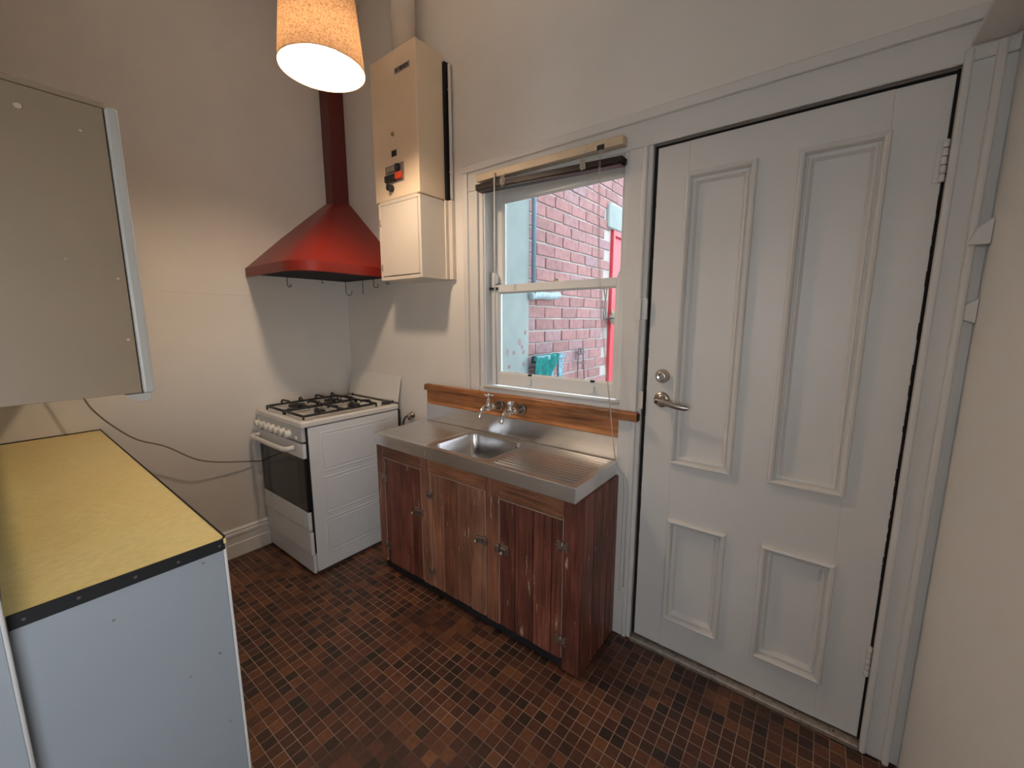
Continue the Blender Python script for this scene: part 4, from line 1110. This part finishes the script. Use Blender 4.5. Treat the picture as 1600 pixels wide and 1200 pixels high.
for z in (1.975, 1.735): box('hinge', (BL + .013, HY - .006, z - .016), (BL + .024, HY - .0005, z + .016), 'aluminium', bc, 0.001)
box('back_batten', (1.056, -0.026, BZ0), (1.090, -0.001, BZ1 + .004), 'cream_paint', bc, 0.002)
box('back_batten', (1.0535, -0.048, BZ0 + .002), (1.064, -0.027, BZ1 + .002), 'cream_paint', bc, 0.001)

# ================================================================== LAMP
LC = Vector((1.168, -0.757, 0))
lp = thing('pendant_lamp', 'lit pendant lamp with tapered beige linen drum shade', 'lamp', (LC.x, LC.y, 2.36))
bm = bmesh.new(); N = 64; rb0, rb1, zb0, zb1 = 0.150, 0.128, 2.362, 2.600
a = [[bm.verts.new((LC.x + rr * math.cos(2 * PI * k / N), LC.y + rr * math.sin(2 * PI * k / N), z)) for k in range(N)] for rr, z in ((rb0, zb0), (rb0 * .5 + rb1 * .5, .5 * zb0 + .5 * zb1), (rb1, zb1))]
for p_, q_ in zip(a, a[1:]):
    for k in range(N): bm.faces.new((p_[k], p_[(k + 1) % N], q_[(k + 1) % N], q_[k]))
finish('lamp_shade', bm, 'shade', lp, smooth=True, label='beige linen shade glowing warm')
M['rim'] = plain('brown_shade_binding', (0.40, 0.24, 0.14), 0.8)
tube('bottom_rim', [(LC.x + rb0 * math.cos(2 * PI * k / N), LC.y + rb0 * math.sin(2 * PI * k / N), zb0) for k in range(N)], 0.0016, 'rim', lp, 6, True)
tube('top_rim', [(LC.x + rb1 * math.cos(2 * PI * k / N), LC.y + rb1 * math.sin(2 * PI * k / N), zb1) for k in range(N)], 0.0016, 'rim', lp, 6, True)
bm = bmesh.new(); bmesh.ops.create_icosphere(bm, subdivisions=2, radius=BULB_R, matrix=Matrix.Translation((LC.x, LC.y, 2.440)))
blb = finish('bulb', bm, 'bulb', lp, smooth=True)
lathe('bulb_holder', [(0.014, 0), (0.018, 0.01), (0.018, 0.05), (0.010, 0.06)], (LC.x, LC.y, 2.486), 'knob_white', lp, n=16)
for k in range(3):
    a_ = 2 * PI * k / 3 + .4
    tube('shade_spoke', [(LC.x + .015 * math.cos(a_), LC.y + .015 * math.sin(a_), 2.54), (LC.x + (rb1 + .002) * math.cos(a_), LC.y + (rb1 + .002) * math.sin(a_), 2.598)], 0.0014, 'aluminium', lp, 5)
tube('flex', [(LC.x, LC.y, 2.54), (LC.x, LC.y, CZ - .02)], 0.003, 'knob_white', lp, 8)
lathe('ceiling_rose', [(0.02, 0), (0.045, 0.01), (0.05, 0.03)], (LC.x, LC.y, CZ - .03), 'knob_white', lp, n=24)

# ================================================================== BLIND
bl = thing('venetian_blind', 'raised dark brown slatted blind with pale timber headrail', 'blind', (1.68, -0.05, 2.04))
bm = bmesh.new()
def slant(bm, xa, xb, za, zb, y0, y1, h, bev=0.0):
    vs = [bm.verts.new(p) for p in ((xa, y0, za), (xb, y0, zb), (xb, y1, zb), (xa, y1, za), (xa, y0, za + h), (xb, y0, zb + h), (xb, y1, zb + h), (xa, y1, za + h))]
    for f in ((0, 1, 2, 3), (7, 6, 5, 4), (0, 4, 5, 1), (1, 5, 6, 2), (2, 6, 7, 3), (3, 7, 4, 0)): bm.faces.new([vs[i] for i in f])
slant(bm, 1.300, 2.062, 2.119, 2.112, -0.062, -0.022, 0.034)
bmesh.ops.bevel(bm, geom=list(bm.edges), offset=0.002, segments=1, affect='EDGES')
finish('headrail', bm, 'headrail', bl, label='pale varnished timber headrail')
for k in range(9):
    bm = bmesh.new()
    slant(bm, 1.299 + random.uniform(-.003, .003), 2.060 + random.uniform(-.004, .004), 2.0790 + k * .0030, 2.0455 + k * .0026, -0.066 + random.uniform(-.002, .002), -0.016, 0.0018)
    finish('slat', bm, 'slat', bl)
bm = bmesh.new(); slant(bm, 1.305, 2.056, 2.0725, 2.0400, -0.060, -0.020, 0.0045); finish('bottom_rail', bm, 'slat', bl)
rk_ = random.Random(5)
for x, z in ((1.475, 2.090), (1.895, 2.071)):
    bm = bmesh.new()
    for q in range(7):
        pts = []
        for s in range(9): pts.append((x + rk_.uniform(-.013, .013), -0.070 + rk_.uniform(-.007, .004), z - .022 + rk_.uniform(0, .045)))
        b_tube(bm, smooth_path(pts, 3), 0.0013, 5)
    for dx in (-.006, .006): b_tube(bm, [(x + dx, -0.066, z + .01), (x + dx * .6 + .008, -0.063, 2.125)], 0.0012, 5)
    finish('ladder_tape', bm, 'cord', bl)
wd = tube('tilt_wand', [(1.424, -0.068, 2.125), (1.422, -0.070, 1.7), (1.430, -0.066, 1.115)], 0.0035, 'cord_clear', bl, 8)
box('wand_hook', (1.419, -0.071, 2.118), (1.431, -0.0625, 2.135), 'antique', bl, 0.001)
box('cord_lock', (1.955, -0.068, 2.110), (1.985, -0.0622, 2.128), 'black', bl, 0.001)
for dx, zt_, x2 in ((0.0, 0.205, 2.112), (0.006, 0.225, 2.128)):
    tube('pull_cord', smooth_path([(1.966 + dx, -0.066, 2.112), (1.972 + dx, -0.070, 1.80), (2.00 + dx, -0.072, 1.45), (2.050 + dx * .5, -0.072, 1.10), (2.083 + dx * .5, -0.060, 0.84), (x2, -0.030, 0.74), (x2 - .001, -0.026, 0.5), (x2 - .002, -0.024, zt_ + .02)], 6), 0.0011, 'cord', bl, 5)
    lathe('tassel', [(0.0035, 0.028), (0.0045, 0.024), (0.0065, 0.004), (0.006, 0.0)], (x2 - .002, -0.026, zt_ - .005), 'knob_white', bl, n=12)

# ================================================================== YELLOW BENCH
UX, UY, UB, UZ = 1.631, -1.348, -1.694, 0.912
yb_ = thing('kitchen_bench', 'low cupboard bench with yellow laminate top and black nailed edging', 'bench', (0.8, -1.52, 0))
box('laminate_top', (XL + .001, UB, UZ - .012), (UX - .003, UY - .003, UZ), 'yellow', yb_, label='yellow textured laminate top')
box('top_core', (XL + .001, UB, UZ - .024), (UX - .004, UY - .004, UZ - .012), 'pale_edge', yb_)
poly = [(UX, UB + .003), (UX, UY - .016), (UX - .004, UY - .006), (UX - .016, UY), (XL + .001, UY), (XL + .001, UY - .0045), (UX - .017, UY - .0045), (UX - .0065, UY - .010), (UX - .0045, UY - .017), (UX - .0045, UB + .003)]
bm = bmesh.new()
a = [bm.verts.new((x, y, UZ - .027)) for x, y in poly]; c = [bm.verts.new((x, y, UZ + .0012)) for x, y in poly]
for i in range(len(poly)): bm.faces.new((a[i], a[(i + 1) % len(poly)], c[(i + 1) % len(poly)], c[i]))
bm.faces.new(a[::-1]); bm.faces.new(c)
ed = finish('edge_strip', bm, 'edge_black', yb_, label='black rubber edging strip fixed with nails')
for y in (-1.366, -1.446, -1.519, -1.602, -1.672):
    lathe('nail', [(0.0034, 0), (0.0028, 0.001), (0.0012, 0.0014)], (UX, y, 0.899 + random.uniform(-.002, .002)), 'rust', ed, (1, 0, 0), 12)
for k in range(10):
    lathe('nail', [(0.0042, 0), (0.0036, 0.0012), (0.0012, 0.0018)], (0.1 + k * .16, UY, 0.899), 'grey_plate', ed, (0, 1, 0), 10)
tube('wall_bead', [(XL + .004, UB, UZ + .001), (XL + .004, UY, UZ + .001)], 0.0035, 'edge_black', yb_, 6)
box('end_panel', (1.606, UB, 0.0), (1.624, -1.358, UZ - .025), 'panel_grey', yb_, 0.001, label='pale blue-grey painted end panel')
box('end_panel_edge', (1.6065, -1.3575, 0.0), (1.6255, -1.3515, UZ - .027), 'gloss_white', yb_, 0.001)
for y, z in ((-1.40, 0.868), (-1.385, 0.42), (-1.45, 0.6), (-1.62, 0.3), (-1.56, 0.82), (-1.39, 0.62)):
    lathe('screw_mark', [(0.003, 0), (0.002, 0.0006)], (1.624, y, z), 'grey_plate', yb_, (1, 0, 0), 8)
box('carcass', (XL + .002, UB, 0.08), (1.606, -1.376, UZ - .025), 'panel_grey', yb_)
box('kick_board', (XL + .002, -1.42, 0.0), (1.606, -1.405, 0.08), 'dark_gap', yb_)
for k in range(3):
    d_ = box('cupboard_door', (0.01 + k * .53, -1.3755, 0.09), (0.01 + k * .53 + .52, -1.360, UZ - .045), 'gloss_white', yb_, 0.002)
    lathe('knob', [(0.006, 0), (0.006, 0.008), (0.013, 0.014), (0.010, 0.019)], (0.46 + k * .53, -1.360, 0.78), 'knob_white', d_, (0, 1, 0), 16)

# overhead cupboard
oc = thing('wall_cupboard', 'cream overhead cupboard hanging above the yellow bench', 'cupboard', (0.8, -1.57, 1.28))
box('carcass', (XL + .001, -1.694, 1.290), (1.629, -1.466, 1.832), 'beige', oc, 0.001)
box('top_board', (XL + .001, -1.694, 1.8325), (1.631, -1.463, 1.842), 'beige', oc, 0.001)
for k in range(3):
    x0 = 0.0 + k * .545
    dr = box('door', (x0, -1.464, 1.288), (x0 + .541, -1.4445, 1.838), 'door_edge', oc, 0.005, 3)
    prism('finger_pull', [(-1.492, 1.2875), (-1.448, 1.2875), (-1.452, 1.272), (-1.472, 1.270)], x0 + .01, x0 + .530, 'x', 'door_edge', dr, 0.001)
for y, z, r in ((-1.572, 1.797, 0.006), (-1.50, 1.782, 0.003), (-1.545, 1.55, 0.0025), (-1.478, 1.52, 0.003), (-1.476, 1.40, 0.004)):
    lathe('dent', [(r, 0), (r * .7, 0.0008)], (1.629, y, z), 'pale_edge', oc, (1, 0, 0), 8)

# power cable slung along left wall
tag(tube('power_cable', smooth_path([(0.10, -1.46, 1.30), (0.10, -1.40, 1.09), (0.10, -1.369, 1.017), (0.10, -1.313, 0.935), (0.10, -1.241, 0.858), (0.09, -1.135, 0.794), (0.075, -1.015, 0.690), (0.05, -0.905, 0.637), (0.018, -0.75, 0.590), (-0.010, -0.68, 0.566), (-0.0125, -0.60, 0.54), (-0.0125, -0.3, 0.40), (-0.0125, -0.06, 0.3)], 6), 0.0036, 'flex', None, 8),
    'thin brown cable slung along the left wall to the stove', 'cable')
